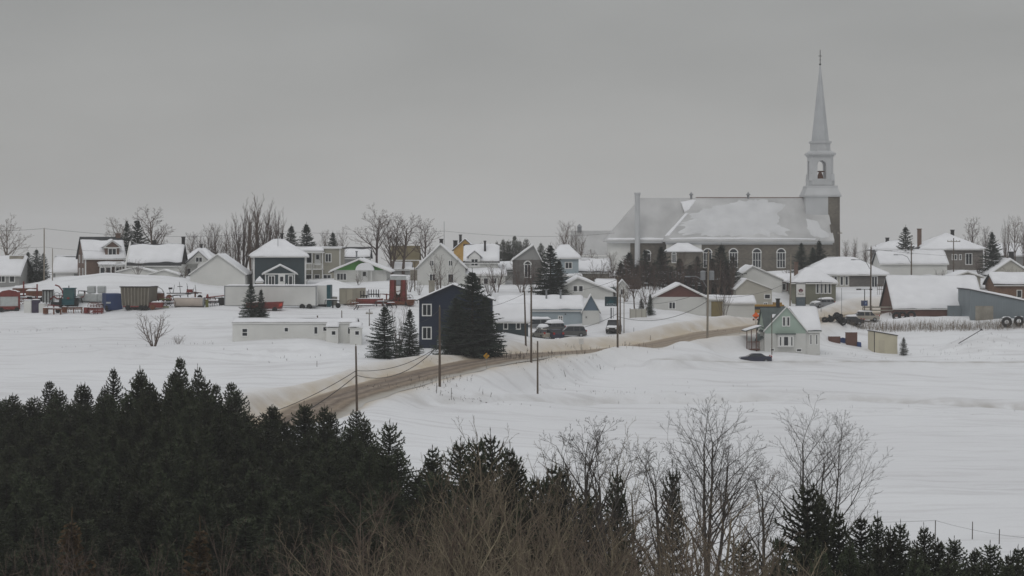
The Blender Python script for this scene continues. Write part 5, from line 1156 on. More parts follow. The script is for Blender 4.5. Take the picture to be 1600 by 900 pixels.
for i,(px,a,b_,D,lab) in enumerate([(495,577,597,246,'thin snow stake alone on the slope below the mobile home'),(620,545,560,252,'thin stake below the lone roadside spruce'),(1519,815,840,140,'thin stake in the bottom right snowfield, left of two'),(1561,827,845,138,'thin stake in the bottom right snowfield, right of two'),(1461,813,832,139,'dark tilted fence post above the young spruces at the bottom right'),(682,598,620,233,'thin marker stake right at the near road edge'),(990,515,522,303,'small stake on the snowbank right of the pole cluster'),(1016,524,536,300,'marker stake on the tan roadside snowbank, left of the tall pale pole'),(952,540,552,289,'thin stake left of the thickest pole of the cluster'),(705,606,618,232,'short stub with a small box by the near road edge')]):
    p = at(px, D); zt_ = max(p.z+.7, -(a-EYE)/F*D); o = MB().tube((0,0,-.5),(.03,0,zt_-p.z),.035,.03,5).build('stake', M_weedd, loc=p); tag(o, lab, 'stake')
def wire(a, b, sag, label, r=.022, name='power_line', group=None):
    a = Vector(a); b = Vector(b); ps = []; n = 18
    for i in range(n+1):
        t = i/n; p = a*(1-t)+b*t; p.z -= sag*4*t*(1-t); ps.append(p)
    o = MB().path(ps, r, 4).build(name, M_wire); tag(o, label, 'cable', group); return o
def tp(k, dz=0): p, hh, l = PT[k]; return Vector((p.x+l*(hh+dz), p.y, p.z+hh+dz))
wire(W(-150,357,352), tp('a',.1), .5, 'overhead line entering from the left edge to the leftmost tall pole', .028)
wire(tp('a',.1), W(441,361,391), 1.2, 'long overhead line crossing the sky from the leftmost pole to behind the charcoal house', .028)
wire(W(441,361,391), W(694,361,391), .6, 'overhead line crossing the sky above the flat-roofed house', .028)
wire(W(694,361,391), W(960,364,440), .9, 'overhead line crossing the sky toward the church', .028)
wire(W(-150,385,350), W(69,386,345), .3, 'lower overhead line at the left edge', .02)
wire(tp('a',-3), W(200,392,360), .3, 'lower overhead line running to the brick house', .02)
G2 = 'drooping cables along the near road'
wire(W(330,668,200), tp('c',-2.6), .9, 'upper drooping cable left of the pole at the plantation edge', .035)
wire(W(330,700,198), tp('c',-3.1), 1.2, 'lower drooping cable left of the pole at the plantation edge', .04)
wire(tp('c',-2.6), W(687,540,235), .9, 'upper drooping cable right of the pole at the plantation edge', .035)
wire(tp('c',-3.1), W(687,538,235), 1.6, 'lower drooping cable right of the pole at the plantation edge', .04)
wire(tp('d',-.2), tp('g',-.3), .9, 'cable from the pole by the navy house toward the leaning pole')
wire(tp('d',-2.6), tp('f',-4.5), 1.0, 'lower cable passing in front of the navy house spruces', .028)
wire(tp('d',-4.4), W(800,514,275), .6, 'lowest cable passing in front of the navy house spruces', .028)
wire(tp('f',-.2), tp('h',-.3), .9, 'cable from the straight tall pole to the pole cluster')
wire(tp('f',-5.2), tp('h',-5.0), 1.1, 'low cable hanging in front of the pale blue building', .03)
wire(tp('h',-.2), tp('k',-.3), 1.1, 'high cable from the pole cluster to the transformer pole')
wire(tp('h',-5.4), tp('k',-7.2), 1.5, 'low drooping cable before the brown-gabled house', .035)
wire(tp('h',-3.4), tp('k',-5.6), 1.0, 'middle cable before the brown-gabled house', .025)
wire(tp('k',-.2), tp('l',-.2), .8, 'high cable from the transformer pole to the crossroads pole')
wire(tp('k',-6.6), tp('l',-4.5), 1.0, 'low cable before the beige block', .028)
wire(tp('l',-.3), tp('m',-.3), .8, 'cable from the crossroads pole to the lamp pole on the right')
wire(tp('m',-.3), W(1700,395,350), 1.0, 'cable running right from the lamp pole over the barns')
wire(tp('d',-.2), W(655,504,262), .3, 'service cable dropping left to the navy house', .02)
wire(W(1461,813,139), W(1600,840,138), .15, 'slack fence wire in the bottom right snowfield', .01, 'fence_wire')
wire(W(1250,812,140), W(1461,813,139), .15, 'slack fence wire left of the dark tilted fence post', .01, 'fence_wire')

def text(s, size, m_, parent, loc, name='lettering'):
    cu = bpy.data.curves.new('t', 'FONT'); cu.body = s; cu.size = size; cu.extrude = .01; cu.align_x = 'CENTER'; cu.align_y = 'CENTER'
    o = bpy.data.objects.new('tmp', cu); COL.objects.link(o); bpy.context.view_layer.update()
    me = bpy.data.meshes.new_from_object(o); bpy.data.objects.remove(o); me.materials.clear(); me.materials.append(m_)
    t = link_mesh(name, me, parent, loc); t.rotation_euler = (R(90), 0, 0); return t
# teal sign
p = at(955, 306); p.z = W(955, 494, 306).z
o = empty('shop_sign', p, 0, 'dark teal rectangular sign board with pale letters beside the pole cluster', 'sign')
mb = MB(); mb.box(-.95,.95,-.1,.1,(494-478.5)*306/F,(494-463.5)*306/F); bo = mb.build('board', M_tealsign, o); MB().box(-.12,.12,-.06,.06,-1.5,1.25).build('post', M_gmet, o); MB().box(.3,.38,-.06,.06,-1.5,1.25).build('post', M_gmet, o)
arc = MB(); pts_ = [(-.7+1.5*t, -.11, 2.5-.55*(t-.3)**2*1.8+.05) for t in np.linspace(0,1,9)]; arc.path(pts_, .035, 4); arc.build('swoosh', M_teal, bo)
mb = MB(); mb.prism([(-.75,1.95),(-.1,2.5),(.45,2.2),(.3,1.95)][::-1],-.112,-.101); mb.build('emblem', M_teal, bo); text('KISON', .48, M_dsign, bo, (0,-.125,1.72))
# white pylon sign
p = at(1251, 349); p.z = W(1251, 478, 349).z; s = 349/F
o = empty('pylon_sign', p, 0, 'white pylon sign with a dark red round emblem over a slate price panel', 'sign')
mb = MB(); mb.box(-.78,.78,-.18,.18,(478-464)*s,(478-444)*s); bo = mb.build('face', M_trim, o)
fr = MB(); fr.box(-.84,-.785,-.2,.2,-2,(478-443)*s); fr.box(.785,.84,-.2,.2,-2,(478-443)*s); fr.box(-.785,.785,-.19,.19,(478-444)*s+.002,(478-443)*s); fr.build('frame', M_dark, o)
mb = MB(); mb.box(-.72,.72,-.15,.15,0,(478-464.3)*s); pn = mb.build('lower_panel', mat('slate_panel',(.10,.13,.15),.5), o); text('87.9', .4, M_gmet, pn, (0,-.17,.9))
em = MB(); 
for i in range(5):
    a = 6.283*i/5+.3; cx_, cz_ = .2*math.cos(a), 2.62+.17*math.sin(a); em.prism([(cx_+.2*math.cos(b_),cz_+.16*math.sin(b_)) for b_ in np.linspace(0,6.283,9)[:-1]],-.22-.002*i,-.181)
em.build('emblem', mat('deep_red_emblem',(.12,.012,.03),.5), bo); e2 = MB(); e2.prism([(-.12,2.5),(.1,2.6),(.14,2.5),(-.05,2.42)][::-1],-.245,-.225); e2.build('emblem_highlight', M_trim, bo); text('Avantis', .36, M_dark, bo, (0,-.19,2.02))
# T sign
p = at(1350, 338); o = empty('t_sign_post', p, 0, 'T-shaped dark lamp bar over a small blue sign, beside the lamp pole', 'sign'); s = 338/F
z1 = W(0,452,338).z-p.z; mb = MB(); mb.tube((.1,0,-.5),(.1,0,z1),.07,.07,6); mb.build('post', M_dark, o); mb = MB(); mb.box(-1.25,-.5,-.15,.15,z1-.12,z1+.1); mb.box(-.5,.9,-.05,.05,z1-.04,z1+.04); mb.box(.9,1.35,-.15,.15,z1-.12,z1+.1); mb.build('lamp_bar', M_dark, o)
z2 = W(0,478,338).z-p.z; mb = MB(); mb.box(-.5,.6,-.12,-.07,z2,z2+.9); bo = mb.build('board', mat('grey_blue_board',(.06,.07,.12),.5), o); mb = MB(); mb.prism([(-.05,z2+.1),(.55,z2+.1),(.4,z2+.75),(.0,z2+.75)][::-1],-.13,-.121); mb.build('blue_emblem', M_blue, bo); text('P', .5, M_dsign, bo, (.27,-.135,z2+.42))
# yellow diamond warning sign near road
def sgn(px, y0, y1, D, kind, label, w_=.0, m_=None, name='road_sign'):
    p = at(px, D); s = D/F; zb = W(0,y1,D).z-p.z; zt_ = W(0,y0,D).z-p.z; o = empty(name, p, 0, label, 'road sign'); zb = max(zb, .35); zt_ = max(zt_, zb+.5); zc_ = (zb+zt_)/2; hh = (zt_-zb)/2
    MB().box(-.04,.04,-.03,.03,-.6,zt_-.05).build('post', M_weath, o)
    mb = MB(); mb.prism([(0,zb),(hh,zc_),(0,zt_),(-hh,zc_)] if kind == 'd' else [(-hh*.85,zb),(hh*.85,zb),(hh*.85,zt_),(-hh*.85,zt_)],-.06,-.031); pl = mb.build('plate', m_, o); return o, pl, zc_, hh
o, pl, zc_, hh = sgn(760,551,561,249,'d','yellow diamond warning sign at the near side of the sandy road',m_=M_dyel)
mb = MB(); mb.tube((-.12,-.07,zc_-.2),(-.02,-.07,zc_+.05),.03,.03,4); mb.tube((-.02,-.07,zc_+.05),(.12,-.07,zc_+.2),.03,.03,4); mb.prism([(.02,zc_+.2),(.2,zc_+.28),(.16,zc_+.08)][::-1],-.075,-.061); mb.build('symbol', M_dark, pl)
sgn(908,529,538,290,'r','small white rectangular road sign below the graphite car',m_=M_trim)
o, pl, zc_, hh = sgn(705,537,544,266,'r','small grey sign by the driveway under the navy house spruces',m_=M_gmet)
sgn(1158,474,487,331,'d','grey back of a diamond road sign, left of two near the white wing',m_=M_gmet); sgn(1170,472,486,333,'d','grey back of a narrow road sign, right of two near the white wing',m_=M_gmet)
o, pl, zc_, hh = sgn(1181,487.5,499,322,'d','bright orange diamond work sign at the bend left of the mint green house',m_=mat('bright_orange_sign',(.85,.16,.03),.5))  # plate in one saturated orange base colour
fl = MB(); fl.box(-.5,-.2,-.1,-.04,zc_-.75,zc_-.45); fl.box(.15,.45,-.1,-.04,zc_-.75,zc_-.45); fl.box(-.35,.35,-.1,-.05,zc_-.3,zc_-.15); fl.build('symbol', M_rust, pl)
o = empty('mailbox', at(770,272), 0, 'grey mailbox on a post at the driveway right of the navy house', 'mailbox'); MB().box(-.05,.05,-.05,.05,-.5,.8).build('post', M_weath, o); MB().box(-.25,.25,-.35,.35,.8,1.4).build('box', M_gmet, o)
o = MB().box(-.6,.6,-.1,.1,.1,.22).box(-.5,-.4,-.1,.1,-.3,.6).box(.3,.4,-.1,.1,-.3,.8).build('broken_fence_piece', M_dark, loc=at(783,273), rz=.5); tag(o,'dark broken bit of fence leaning in the snow right of the mailbox','fence piece')

# ------------------------------------------------------------------ vehicles
def car(label, px, D, rz, body, L_=4.6, Wd=1.8, Hh=1.65, suv=True, snow_t=0, sinkz=0, name='parked_car', van=False, group=None):
    p = at(px, D, -.05-sinkz); o = empty(name, p, R(rz), label, 'car', group)
    zt_ = Hh; zb = .3; zm = .95 if not van else 1.1
    prof = [(-L_/2,zb),(-L_/2,.72),(-L_/2+.15,.85),(-L_/2+1.15,zm),(L_/2-.1,zm),(L_/2,.8),(L_/2,zb)]
    mb = MB(); mb.prism([(x,z) for x,z in prof][::-1], -Wd/2, Wd/2); b_ = mb.build('body', body, o); bv = b_.modifiers.new('b','BEVEL'); bv.width = .06; bv.segments = 2
    rear = L_/2-(.12 if (suv or van) else .75)
    g0, g1 = -L_/2+1.0, rear
    t0, t1 = g0+(.75 if not van else .5), rear-(.3 if suv or van else .55); i = .16
    vs = [(g0,-Wd/2+.03,zm+.01),(g1,-Wd/2+.03,zm+.01),(g1,Wd/2-.03,zm+.01),(g0,Wd/2-.03,zm+.01),(t0,-Wd/2+i,zt_-.07),(t1,-Wd/2+i,zt_-.07),(t1,Wd/2-i,zt_-.07),(t0,Wd/2-i,zt_-.07)]
    mb = MB(); mb.add(vs, [(0,1,5,4),(1,2,6,5),(2,3,7,6),(3,0,4,7),(4,5,6,7)]); mb.build('glass', M_glass, o)
    mb = MB(); mb.prism([(t0-.05,zt_-.07),(t1+.05,zt_-.07),(t1-.1,zt_),(t0+.15,zt_)][::-1], -Wd/2+i-.03, Wd/2-i+.03)
    for x_ in (g0+(g1-g0)*.45, g0+(g1-g0)*.72):
        for sy in (-1,1): mb.add([(x_,sy*(Wd/2-.02),zm),(x_+.1,sy*(Wd/2-.02),zm),(x_+.1,sy*(Wd/2-i+.02),zt_-.05),(x_,sy*(Wd/2-i+.02),zt_-.05)],[(0,1,2,3)])
    mb.build('roof', body, o)
    for sx in (-1,1):
        for sy in (-1,1):
            x_ = sx*(L_/2-.85); w_ = MB().tube((x_,sy*(Wd/2-.2),.33),(x_,sy*(Wd/2+.02),.33),.34,.34,14).build('wheel', M_tyre, o); MB().tube((x_,sy*(Wd/2+.021),.33),(x_,sy*(Wd/2+.035),.33),.19,.17,10).build('rim', M_gmet, w_)
    for sy in (-1,1):
        MB().box(L_/2-.12,L_/2+.02,sy*(Wd/2-.18)-.12,sy*(Wd/2-.18)+.14*1,.8,zm+.15).build('tail_lamp', M_tail, o)
        MB().box(-L_/2-.02,-L_/2+.1,sy*(Wd/2-.3)-.18,sy*(Wd/2-.3)+.18,.66,.8).build('headlight', M_trim, o)
    if snow_t:
        s_ = MB(); s_.snow((t0-.2,-Wd/2+.1,zt_),(t1+.2,-Wd/2+.1,zt_),(t1+.2,Wd/2-.1,zt_),(t0-.2,Wd/2-.1,zt_), t=snow_t, seed=px, sides=(1,1,1,1), edge=.35); s_.snow((-L_/2+.05,-Wd/2+.1,.85),(g0+.3,-Wd/2+.1,zm+.05),(g0+.3,Wd/2-.1,zm+.05),(-L_/2+.05,Wd/2-.1,.85), t=snow_t, seed=px+1, sides=(1,1,1,1)); s_.build('snow', M_rsnow, o, smooth=True)
    return o
car('graphite grey SUV facing left in the plowed lot by the pale blue building', 892, 301, 6, M_carg, 4.5, 1.8, 1.62)
car('midnight blue hatchback seen from behind, right of the beige car in the plowed lot', 863, 295, -66, M_carb, 4.3, 1.8, 1.5, snow_t=.0)
car('silver-beige car leftmost in the plowed lot, tight beside the midnight blue hatchback', 848, 295.5, -66, M_cars, 4.3, 1.75, 1.45, suv=False)
car('snow-covered van parked against the pale blue wall, left of two', 838, 309, 25, M_gmet, 4.6, 1.9, 1.8, van=True, snow_t=.5, sinkz=.5)
car('snow-covered car parked against the pale blue wall, right of two', 861, 307.5, 35, M_carg, 4.3, 1.8, 1.45, snow_t=.5, sinkz=.4)
car('dark box-shaped van parked at the foot of the pole cluster', 959, 303, 80, M_dark, 4.2, 1.9, 1.95, van=True, snow_t=.12, sinkz=.1)
car('low dark blue car half buried in snow below the porch of the mint green house', 1180, 290.5, 2, M_carb, 4.5, 1.8, 1.35, suv=False, sinkz=.35)
car('snow-covered pickup in front of the T-shaped sign', 1349, 333, 4, M_cars, 5.0, 1.9, 1.6, suv=False, snow_t=.22, sinkz=.1, name='pickup_truck')
car('dark car behind the tyre pile on the right', 1328, 330, 8, M_dark, 4.3, 1.8, 1.4, suv=False, snow_t=.3, sinkz=.2)
# school bus
p = at(1196, 343); p.z = W(0, 494, 343).z
o = empty('yellow_bus', p, R(4), 'yellow bus showing above the snowbank behind the mint green house', 'bus')
MB().box(-3.5,3.0,-1.1,1.1,.5,1.95).build('body', M_yel, o).modifiers.new('b','BEVEL').width = .12
MB().box(-3.0,2.9,-1.13,-1.101,1.15,1.65).build('window_band', M_glass, o); MB().box(1.4,2.6,-1.0,1.0,1.952,2.3).build('roof_hatch', M_yel, o)
for x_ in (-2.4,1.8): MB().tube((x_,-1.12,.45),(x_,-.85,.45),.45,.45,12).build('wheel', M_tyre, o)
# tyre pile
rnT = random.Random(3)
def torus(mb, c, R_, r_, ax, n=12, m_=6):
    ax = Vector(ax).normalized(); u = ax.orthogonal().normalized(); v = ax.cross(u); vs = []
    for i in range(n):
        a = 6.283*i/n; e = u*math.cos(a)+v*math.sin(a)
        for j in range(m_): b_ = 6.283*j/m_; vs.append(Vector(c)+e*(R_+r_*math.cos(b_))+ax*r_*math.sin(b_))
    mb.add(vs, [(i*m_+j,((i+1)%n)*m_+j,((i+1)%n)*m_+(j+1)%m_,i*m_+(j+1)%m_) for i in range(n) for j in range(m_)])
for i in range(22):
    px = rnT.uniform(1288,1322); D = rnT.uniform(326,329); mb = MB(); torus(mb,(0,0,.3),.38,.16,(rnT.uniform(-1,1),rnT.uniform(-1,1),rnT.uniform(.3,1)))
    oo = mb.build('tyre', M_tyre, smooth=True, loc=at(px,D,rnT.uniform(0,.9)*(1-abs(px-1305)/22))); tag(oo,'black tyre in the heap behind the mint green house','tyre','heaped black tyres')
for px,D in ((1410,335),(1424,335),(1401,335.5)): 
    mb = MB(); torus(mb,(0,0,.35),.55,.2,(0.1,1,.2),16,8); tag(mb.build('tyre',M_tyre,smooth=True,loc=at(px,D,.5)),'large half-buried tyre before the long brown barn','tyre','large tyres by the barn')
for px,D in ((1573,329.5),(1592,329.5)):
    mb = MB(); torus(mb,(0,0,.35),.6,.25,(0.1,1,.15),16,8); oo = mb.build('tyre',M_tyre,smooth=True,loc=at(px,D,.6)); tag(oo,'snow-capped big tyre at the foot of the grey metal barn, '+('left' if px<1580 else 'right')+' of two','tyre')
    sn = MB(); sn.snow((-.7,.0,1.0),(.7,.0,1.0),(.7,.5,1.0),(-.7,.5,1.0),t=.25,seed=px,sides=(1,1,1,1)); sn.build('snow', M_rsnow, oo, smooth=True)

# ------------------------------------------------------------------ farm yard
YG = 'farm implements in the snowy yard'
def thing(name, px, D, label, cat='farm machine', rz=0, dz=0, base=None, group=None):
    p = at(px, D, dz); 
    return empty(name, p, R(rz), label, cat, group)
def capsnow(o, x0,x1,y0,y1,z,t=.25,seed=1): MB().snow((x0,y0,z),(x1,y0,z),(x1,y1,z),(x0,y1,z),t=t,seed=seed,sides=(1,1,1,1)).build('snow', M_rsnow, o, smooth=True)
o = thing('forage_wagon', 14, 317, 'boxy wagon with red arched front frame and grey side at the left edge', 'wagon', 24)
MB().box(-1.6,1.6,0,3.2,.4,2.9).build('box', M_gmet, o); fr = MB(); [fr.box(a,b_,-.12,-.002,c,d) for a,b_,c,d in ((-1.7,-1.4,.3,3.0),(1.4,1.7,.3,3.0),(-1.4,1.4,.3,.8),(-1.4,1.4,2.3,2.6))]; fr.prism([(-1.7,2.6),(1.7,2.6),(1.1,3.15),(0,3.35),(-1.1,3.15)],-.125,-.0); fr.build('red_frame', M_red, o)
MB().box(-1.38,1.38,-.06,-.003,.81,2.29).build('door_panel', M_wrap, o); capsnow(o,-1.7,1.7,-.1,3.3,3.0,.3,1)
for x_ in (-1.2,1.2): MB().tube((x_,-.2,.3),(x_,.1,.3),.35,.35,12).build('wheel', M_tyre, o)
for i,(px,w_,h_,m_,lab) in enumerate([(43,1.2,1.9,M_white2,'upright white block right of the boxy red-framed wagon'),(55,1.1,2.0,mat('purple_grey',(.045,.035,.065),.6),'dark purple-grey cabinet between two white blocks'),(65,1.0,1.4,M_white2,'shorter white block right of the dark purple-grey cabinet')]):
    o = thing('stored_block', px, 316, lab, 'block'); b_ = MB().box(-w_/2,w_/2,0,1.2,-.3,h_).build('block', m_, o); b_.modifiers.new('b','BEVEL').width = .1; capsnow(o,-w_/2,w_/2,0,1.2,h_,.18,i)
# stacks of red-brown wagons behind
for i,(px,D,z0,lab) in enumerate([(37,327,0,'rusty red flat wagon heaped with snow behind the boxy wagon'),(58,325,0,'rusty red implement with snow on top behind the purple-grey cabinet')]):
    o = thing('rusty_wagon', px, D, lab); MB().box(-1.8,1.6,0,1.8,.9,1.7).build('box', M_rust, o); MB().box(-1.8,1.6,.2,1.6,.4,.6).build('chassis', M_dark, o); capsnow(o,-1.8,1.6,0,1.8,1.7,.4,i+4)
    for x_ in (-1.1,.9): MB().tube((x_,-.1,.4),(x_,.15,.4),.4,.4,12).build('wheel', M_tyre, o)
    MB().box(-.1,.1,-.1,.1,.4,2.8).build('post', M_red, o)
o = thing('seeder', 76, 322, 'white and green seeder frame with dark slots left of the red curved arm'); fr = MB(); [fr.box(x_,x_+.12,-.1,.1,.3,2.5) for x_ in (-.9,-.4,.1,.5)]; fr.box(-1,.7,-.1,.1,2.3,2.5); fr.build('frame', M_dark, o); MB().box(-1.0,.7,.11,1.0,.5,2.3).build('hopper', M_wrap, o); capsnow(o,-1,.7,-.1,1,2.5,.2,8)
o = thing('loader_arm', 90, 322, 'dark red curved loader arm sticking up left of the teal tractor'); mb = MB(); mb.path([(-1.2,0,.9),(-.6,0,1.4),(0,0,1.0),(.6,0,1.1),(.9,0,1.6),(.7,0,2.4),(.2,0,3.0),(-.4,0,3.2)], .12, 6); mb.build('arm', M_red, o); MB().box(-1.0,1.0,-.4,.4,.0,.5).build('base', M_dark, o)
o = thing('tractor', 107, 320, 'teal tractor with a glazed cab in the snowy farm yard', 'tractor'); 
MB().box(-1.05,1.05,-.2,2.6,.4,1.3).build('body', M_teal, o); cb = MB(); [cb.box(x_,x_+.1,y_,y_+.1,1.3,2.9) for x_ in (-.85,.75) for y_ in (0,1.4)]; cb.box(-.95,.95,-.1,1.6,2.9,3.05); cb = cb.build('cab_frame', M_teal, o); MB().box(-.74,.74,.02,1.4,1.31,2.88).build('cab_glass', mat('teal_glass',(.05,.11,.11),.2), cb)
for x_ in (-1.2,1.2): MB().tube((x_-.18,.2,.7),(x_+.18,.2,.7),.8,.8,16).build('wheel', M_tyre, o)
MB().tube((0,.3,3.05),(0,.3,3.4),.08,.08,6).build('beacon', M_dark, o); MB().box(-.2,.2,-.3,-.21,1.3,1.6).build('hitch', M_red, o)
# wrapped bales 2 rows
k = 0
for px,lv in ((126,0),(136,0),(146,0),(158,0),(142,1),(158,1)):
    w_ = 1.15 if px < 140 else 1.25; b_ = MB().box(-w_/2,w_/2,0,1.2,0.02,1.22).build('wrapped_bale', M_wrap, loc=at(px,323,lv*1.28+.25)); b_.modifiers.new('b','BEVEL').width = .14
    tag(b_, 'pale wrapped bale, '+('upper' if lv else 'lower')+' row right of the teal tractor', 'bale', 'wrapped bales, '+('upper' if lv else 'lower')+' row')
for i,(px,lab) in enumerate([(74,'snow-capped rusty implement with a long low beam, leftmost of the front row'),(104,'rusty drum with a low beam, middle of the front row before the teal tractor'),(138,'dark red upright drum before the wrapped bales')]):
    o = thing('implement', px, 314+i*.8, lab, rz=(-18,12,25)[i]); MB().tube((-.3,.0,.1),(-.3,.0,1.0),.42,.42,12).build('drum', [M_rust,M_rust,M_red][i], o); bm = MB(); bm.box(.1,2.4,0,.2,.75,.95); bm.box(1.0,1.15,0,.2,0,.75); bm.box(2.2,2.35,0,.2,0,.75); bm.build('beam', M_rust if i < 2 else M_red, o); capsnow(o,.1,2.4,-.1,.3,.95,.12,i+20); capsnow(o,-.7,.1,-.4,.4,1.0,.12,i+24)
o = thing('red_harrow', 152, 315, 'bright red low harrow just left of the blue container'); bm = MB(); bm.box(-1.4,.9,0,.6,.55,.75); bm.prism([(-1.0,.2),(.9,.2),(.9,.5),(-.6,.5)][::-1],0,.4); [bm.box(x_,x_+.1,-.1,.1,0,.9) for x_ in (-1.2,-.6,0,.6)]; bm.build('frame', M_red, o)
o = thing('container', 178, 317, 'blue corrugated container next to the grey-brown high-sided trailer', 'container', 18); MB().box(-1.15,1.3,0,5.5,.1,2.6).build('box', M_corrb, o); MB().tube((-1.3,-.15,.4),(-1.0,-.15,.4),.42,.42,14).build('wheel', M_tyre, o)
MB().box(-1.2,-.5,-.01,.1,1.1,1.35).build('faded_marking', M_wrap, o)
o = thing('high_sided_trailer', 212, 315, 'grey-brown high-sided corrugated trailer on a red chassis', 'trailer', -8)
bx = MB(); bx.add([(-2.2,0,.7),(2.0,0,.7),(2.0,4,.7),(-2.2,4,.7),(-2.4,-.1,3.55),(2.2,-.1,3.55),(2.2,4.1,3.55),(-2.4,4.1,3.55)],[(0,3,2,1),(4,5,6,7),(0,1,5,4),(1,2,6,5),(2,3,7,6),(3,0,4,7)]); bx.build('box', M_corr, o)
rb = MB(); 
for x_ in np.linspace(-2.1,1.95,9): rb.add([(x_-.05,-.13,.72),(x_+.05,-.13,.72),(x_*1.08+.05,-.23,3.5),(x_*1.08-.05,-.23,3.5),(x_-.05,0.03,.72),(x_+.05,0.03,.72),(x_*1.08+.05,-.07,3.5),(x_*1.08-.05,-.07,3.5)],[(0,1,2,3),(0,3,7,4),(1,5,6,2),(0,4,5,1),(3,2,6,7)])
rb.build('ribs', M_weath, o); MB().box(-2.5,2.3,-.3,4.2,3.552,3.68).build('top_rail', M_dark, o); MB().box(-2.0,1.9,-.12,-.0,.5,.69).build('chassis', M_red, o); capsnow(o,-2.4,2.2,-.1,4.1,3.69,.16,31)
for x_ in (-1.2,.9,1.6): MB().tube((x_,-.25,.4),(x_,.05,.4),.4,.4,12).build('wheel', M_tyre, o)
o = thing('rusty_mixer', 246, 319, 'rusty snow-capped mixer with a thin hoop behind the high-sided trailer'); MB().box(-1.2,.8,0,1.5,.9,2.0).build('box', M_rust, o); hp = MB(); hp.path([(0+1.1*math.cos(a),0,1.6+1.3*math.sin(a)) for a in np.linspace(0,3.14,12)], .05, 5); hp.build('hoop', M_dark, o); MB().box(.3,1.9,-.2,.1,.9,1.2).build('drawbar', mat('olive_paint',(.12,.12,.03),.7), o); capsnow(o,-1.2,.8,0,1.5,2.0,.3,33)
MB().tube((-.6,-.2,.5),(-.6,.1,.5),.5,.5,12).build('wheel', M_tyre, o)
o = thing('red_cutter', 248, 315, 'low red cutter with an olive drawbar right of the high-sided trailer'); MB().box(-1.6,.6,0,1.0,.3,1.1).build('deck', M_red, o); MB().box(.4,1.5,.2,.4,.3,.5).build('drawbar', MC['olive_paint'], o); capsnow(o,-1.2,.4,.1,1.0,1.1,.18,35); MB().tube((-.9,-.2,.4),(-.9,0,.4),.4,.4,12).build('wheel', M_rust, o)
o = thing('storage_tank', 295, 316, 'long beige cylindrical tank lying in the snowy farm yard', 'tank'); t = MB(); t.tube((-2.3,.8,.75),(2.1,.8,.75),.72,.72,20); t.build('shell', M_tank, o, smooth=False); MB().tube((2.1,.8,.75),(2.3,.8,.75),.74,.6,20).build('end_cap', M_gmet, o); MB().box(-2.2,2.2,.3,1.3,-.1,.1).build('skid', M_dark, o); MB().box(2.5,2.9,.5,1.0,0,1.2).build('valve_box', MC['olive_paint'], o); capsnow(o,-2.2,2.0,.5,1.1,1.44,.12,36)
o = thing('disc_plough', 292, 325, 'dark plough with raised upright tines behind the beige tank'); bm = MB(); bm.box(-3.2,1.8,-.1,.1,1.2,1.35)
for i,x_ in enumerate((-2.6,-2.2,-1.0,-.1,.2,.9,1.5)): bm.tube((x_,0,1.2),(x_+(.25 if i%2 else -.2),0,2.2+.9*((i*37)%5)/4),.06,.03,5)
bm.box(-2.9,-2.3,-.1,.1,1.9,2.2); bm.box(-1.5,-.7,-.08,.08,2.3,2.4); bm.build('tines', M_dark, o); MB().box(.0,.9,-.2,.2,1.4,1.9).build('gearbox', M_red, o); MB().tube((-2.8,-.1,.6),(-2.8,.1,.6),.5,.5,10).build('disc', M_rust, o)
o = thing('cultivator', 328, 322, 'low dark cultivator with a small red knob right of the beige tank'); bm = MB(); bm.box(-1.8,2.4,0,.2,.8,.95); bm.box(-.4,1.6,-.3,-.1,.3,.5); [bm.box(x_,x_+.08,-.1,.1,0,.9) for x_ in (-1.6,-.8,0,.8,1.6,2.2)]; bm.build('frame', M_dark, o); MB().frust(-.4,.1,.95,1.5,.5,.2,8).build('knob', M_red, o)
o = thing('small_trailer_hitch', 346, 319, 'small dark equipment box left of the long white trailer', 'box'); MB().box(-.5,.5,0,.6,.4,1.2).box(-.4,.4,.1,.5,-.2,.4).build('box', M_dark, o)
# trailers
o = thing('semi_trailer', 430, 318, 'long white box trailer parked across the farm yard', 'trailer', -1.5, dz=.1); MB().box(-7.9,6.4,0,2.5,.15,3.2).build('box', mat('trailer_panels',(.60,.60,.575),.6,.12,.25,kind='boards',size=1.2), o); fr = MB(); [fr.box(a,b_,-.04,-.002,c,d) for a,b_,c,d in ((-7.95,-7.8,.1,3.25),(6.3,6.45,.1,3.25),(-7.8,6.3,3.12,3.25),(-7.8,6.3,.1,.2))]; fr.build('edge_rails', M_gmet, o); capsnow(o,-7.8,6.3,.05,2.45,3.26,.2,40)
for x_ in (4.2,5.3): MB().tube((x_,-.05,.0),(x_,.3,.0),.45,.45,12).build('wheel', M_tyre, o)
o = thing('semi_trailer', 503, 321, 'short white trailer with a teal end panel behind the long white trailer', 'trailer', -1.5, dz=.1); MB().box(-1.8,.75,0,2.5,.3,3.15).build('box', M_white2, o); MB().box(.76,1.35,-.05,2.55,-.2,3.3).build('end_panel', M_teal, o); capsnow(o,-1.8,1.3,0,2.5,3.32,.1,41); MB().box(-1.5,.7,-.1,.1,-.2,.28).build('underframe', M_dark, o)
o = thing('manure_spreader', 413, 314, 'red open wagon in front of the long white trailer', 'wagon'); bx = MB(); bx.prism([(-2.8,.4),(2.6,.4),(2.8,1.5),(-2.8,1.3)][::-1],0,1.6); bx.build('box', M_red, o); MB().prism([(2.2,.7),(2.75,.9),(2.78,1.3),(2.3,1.2)][::-1],-.1,-.002).build('beater', mat('bright_red',(.5,.05,.03),.5), o)
for x_ in (-1.2,1.6): MB().tube((x_,-.25,.3),(x_,-.01,.3),.4,.4,12).build('wheel', M_tyre, o)
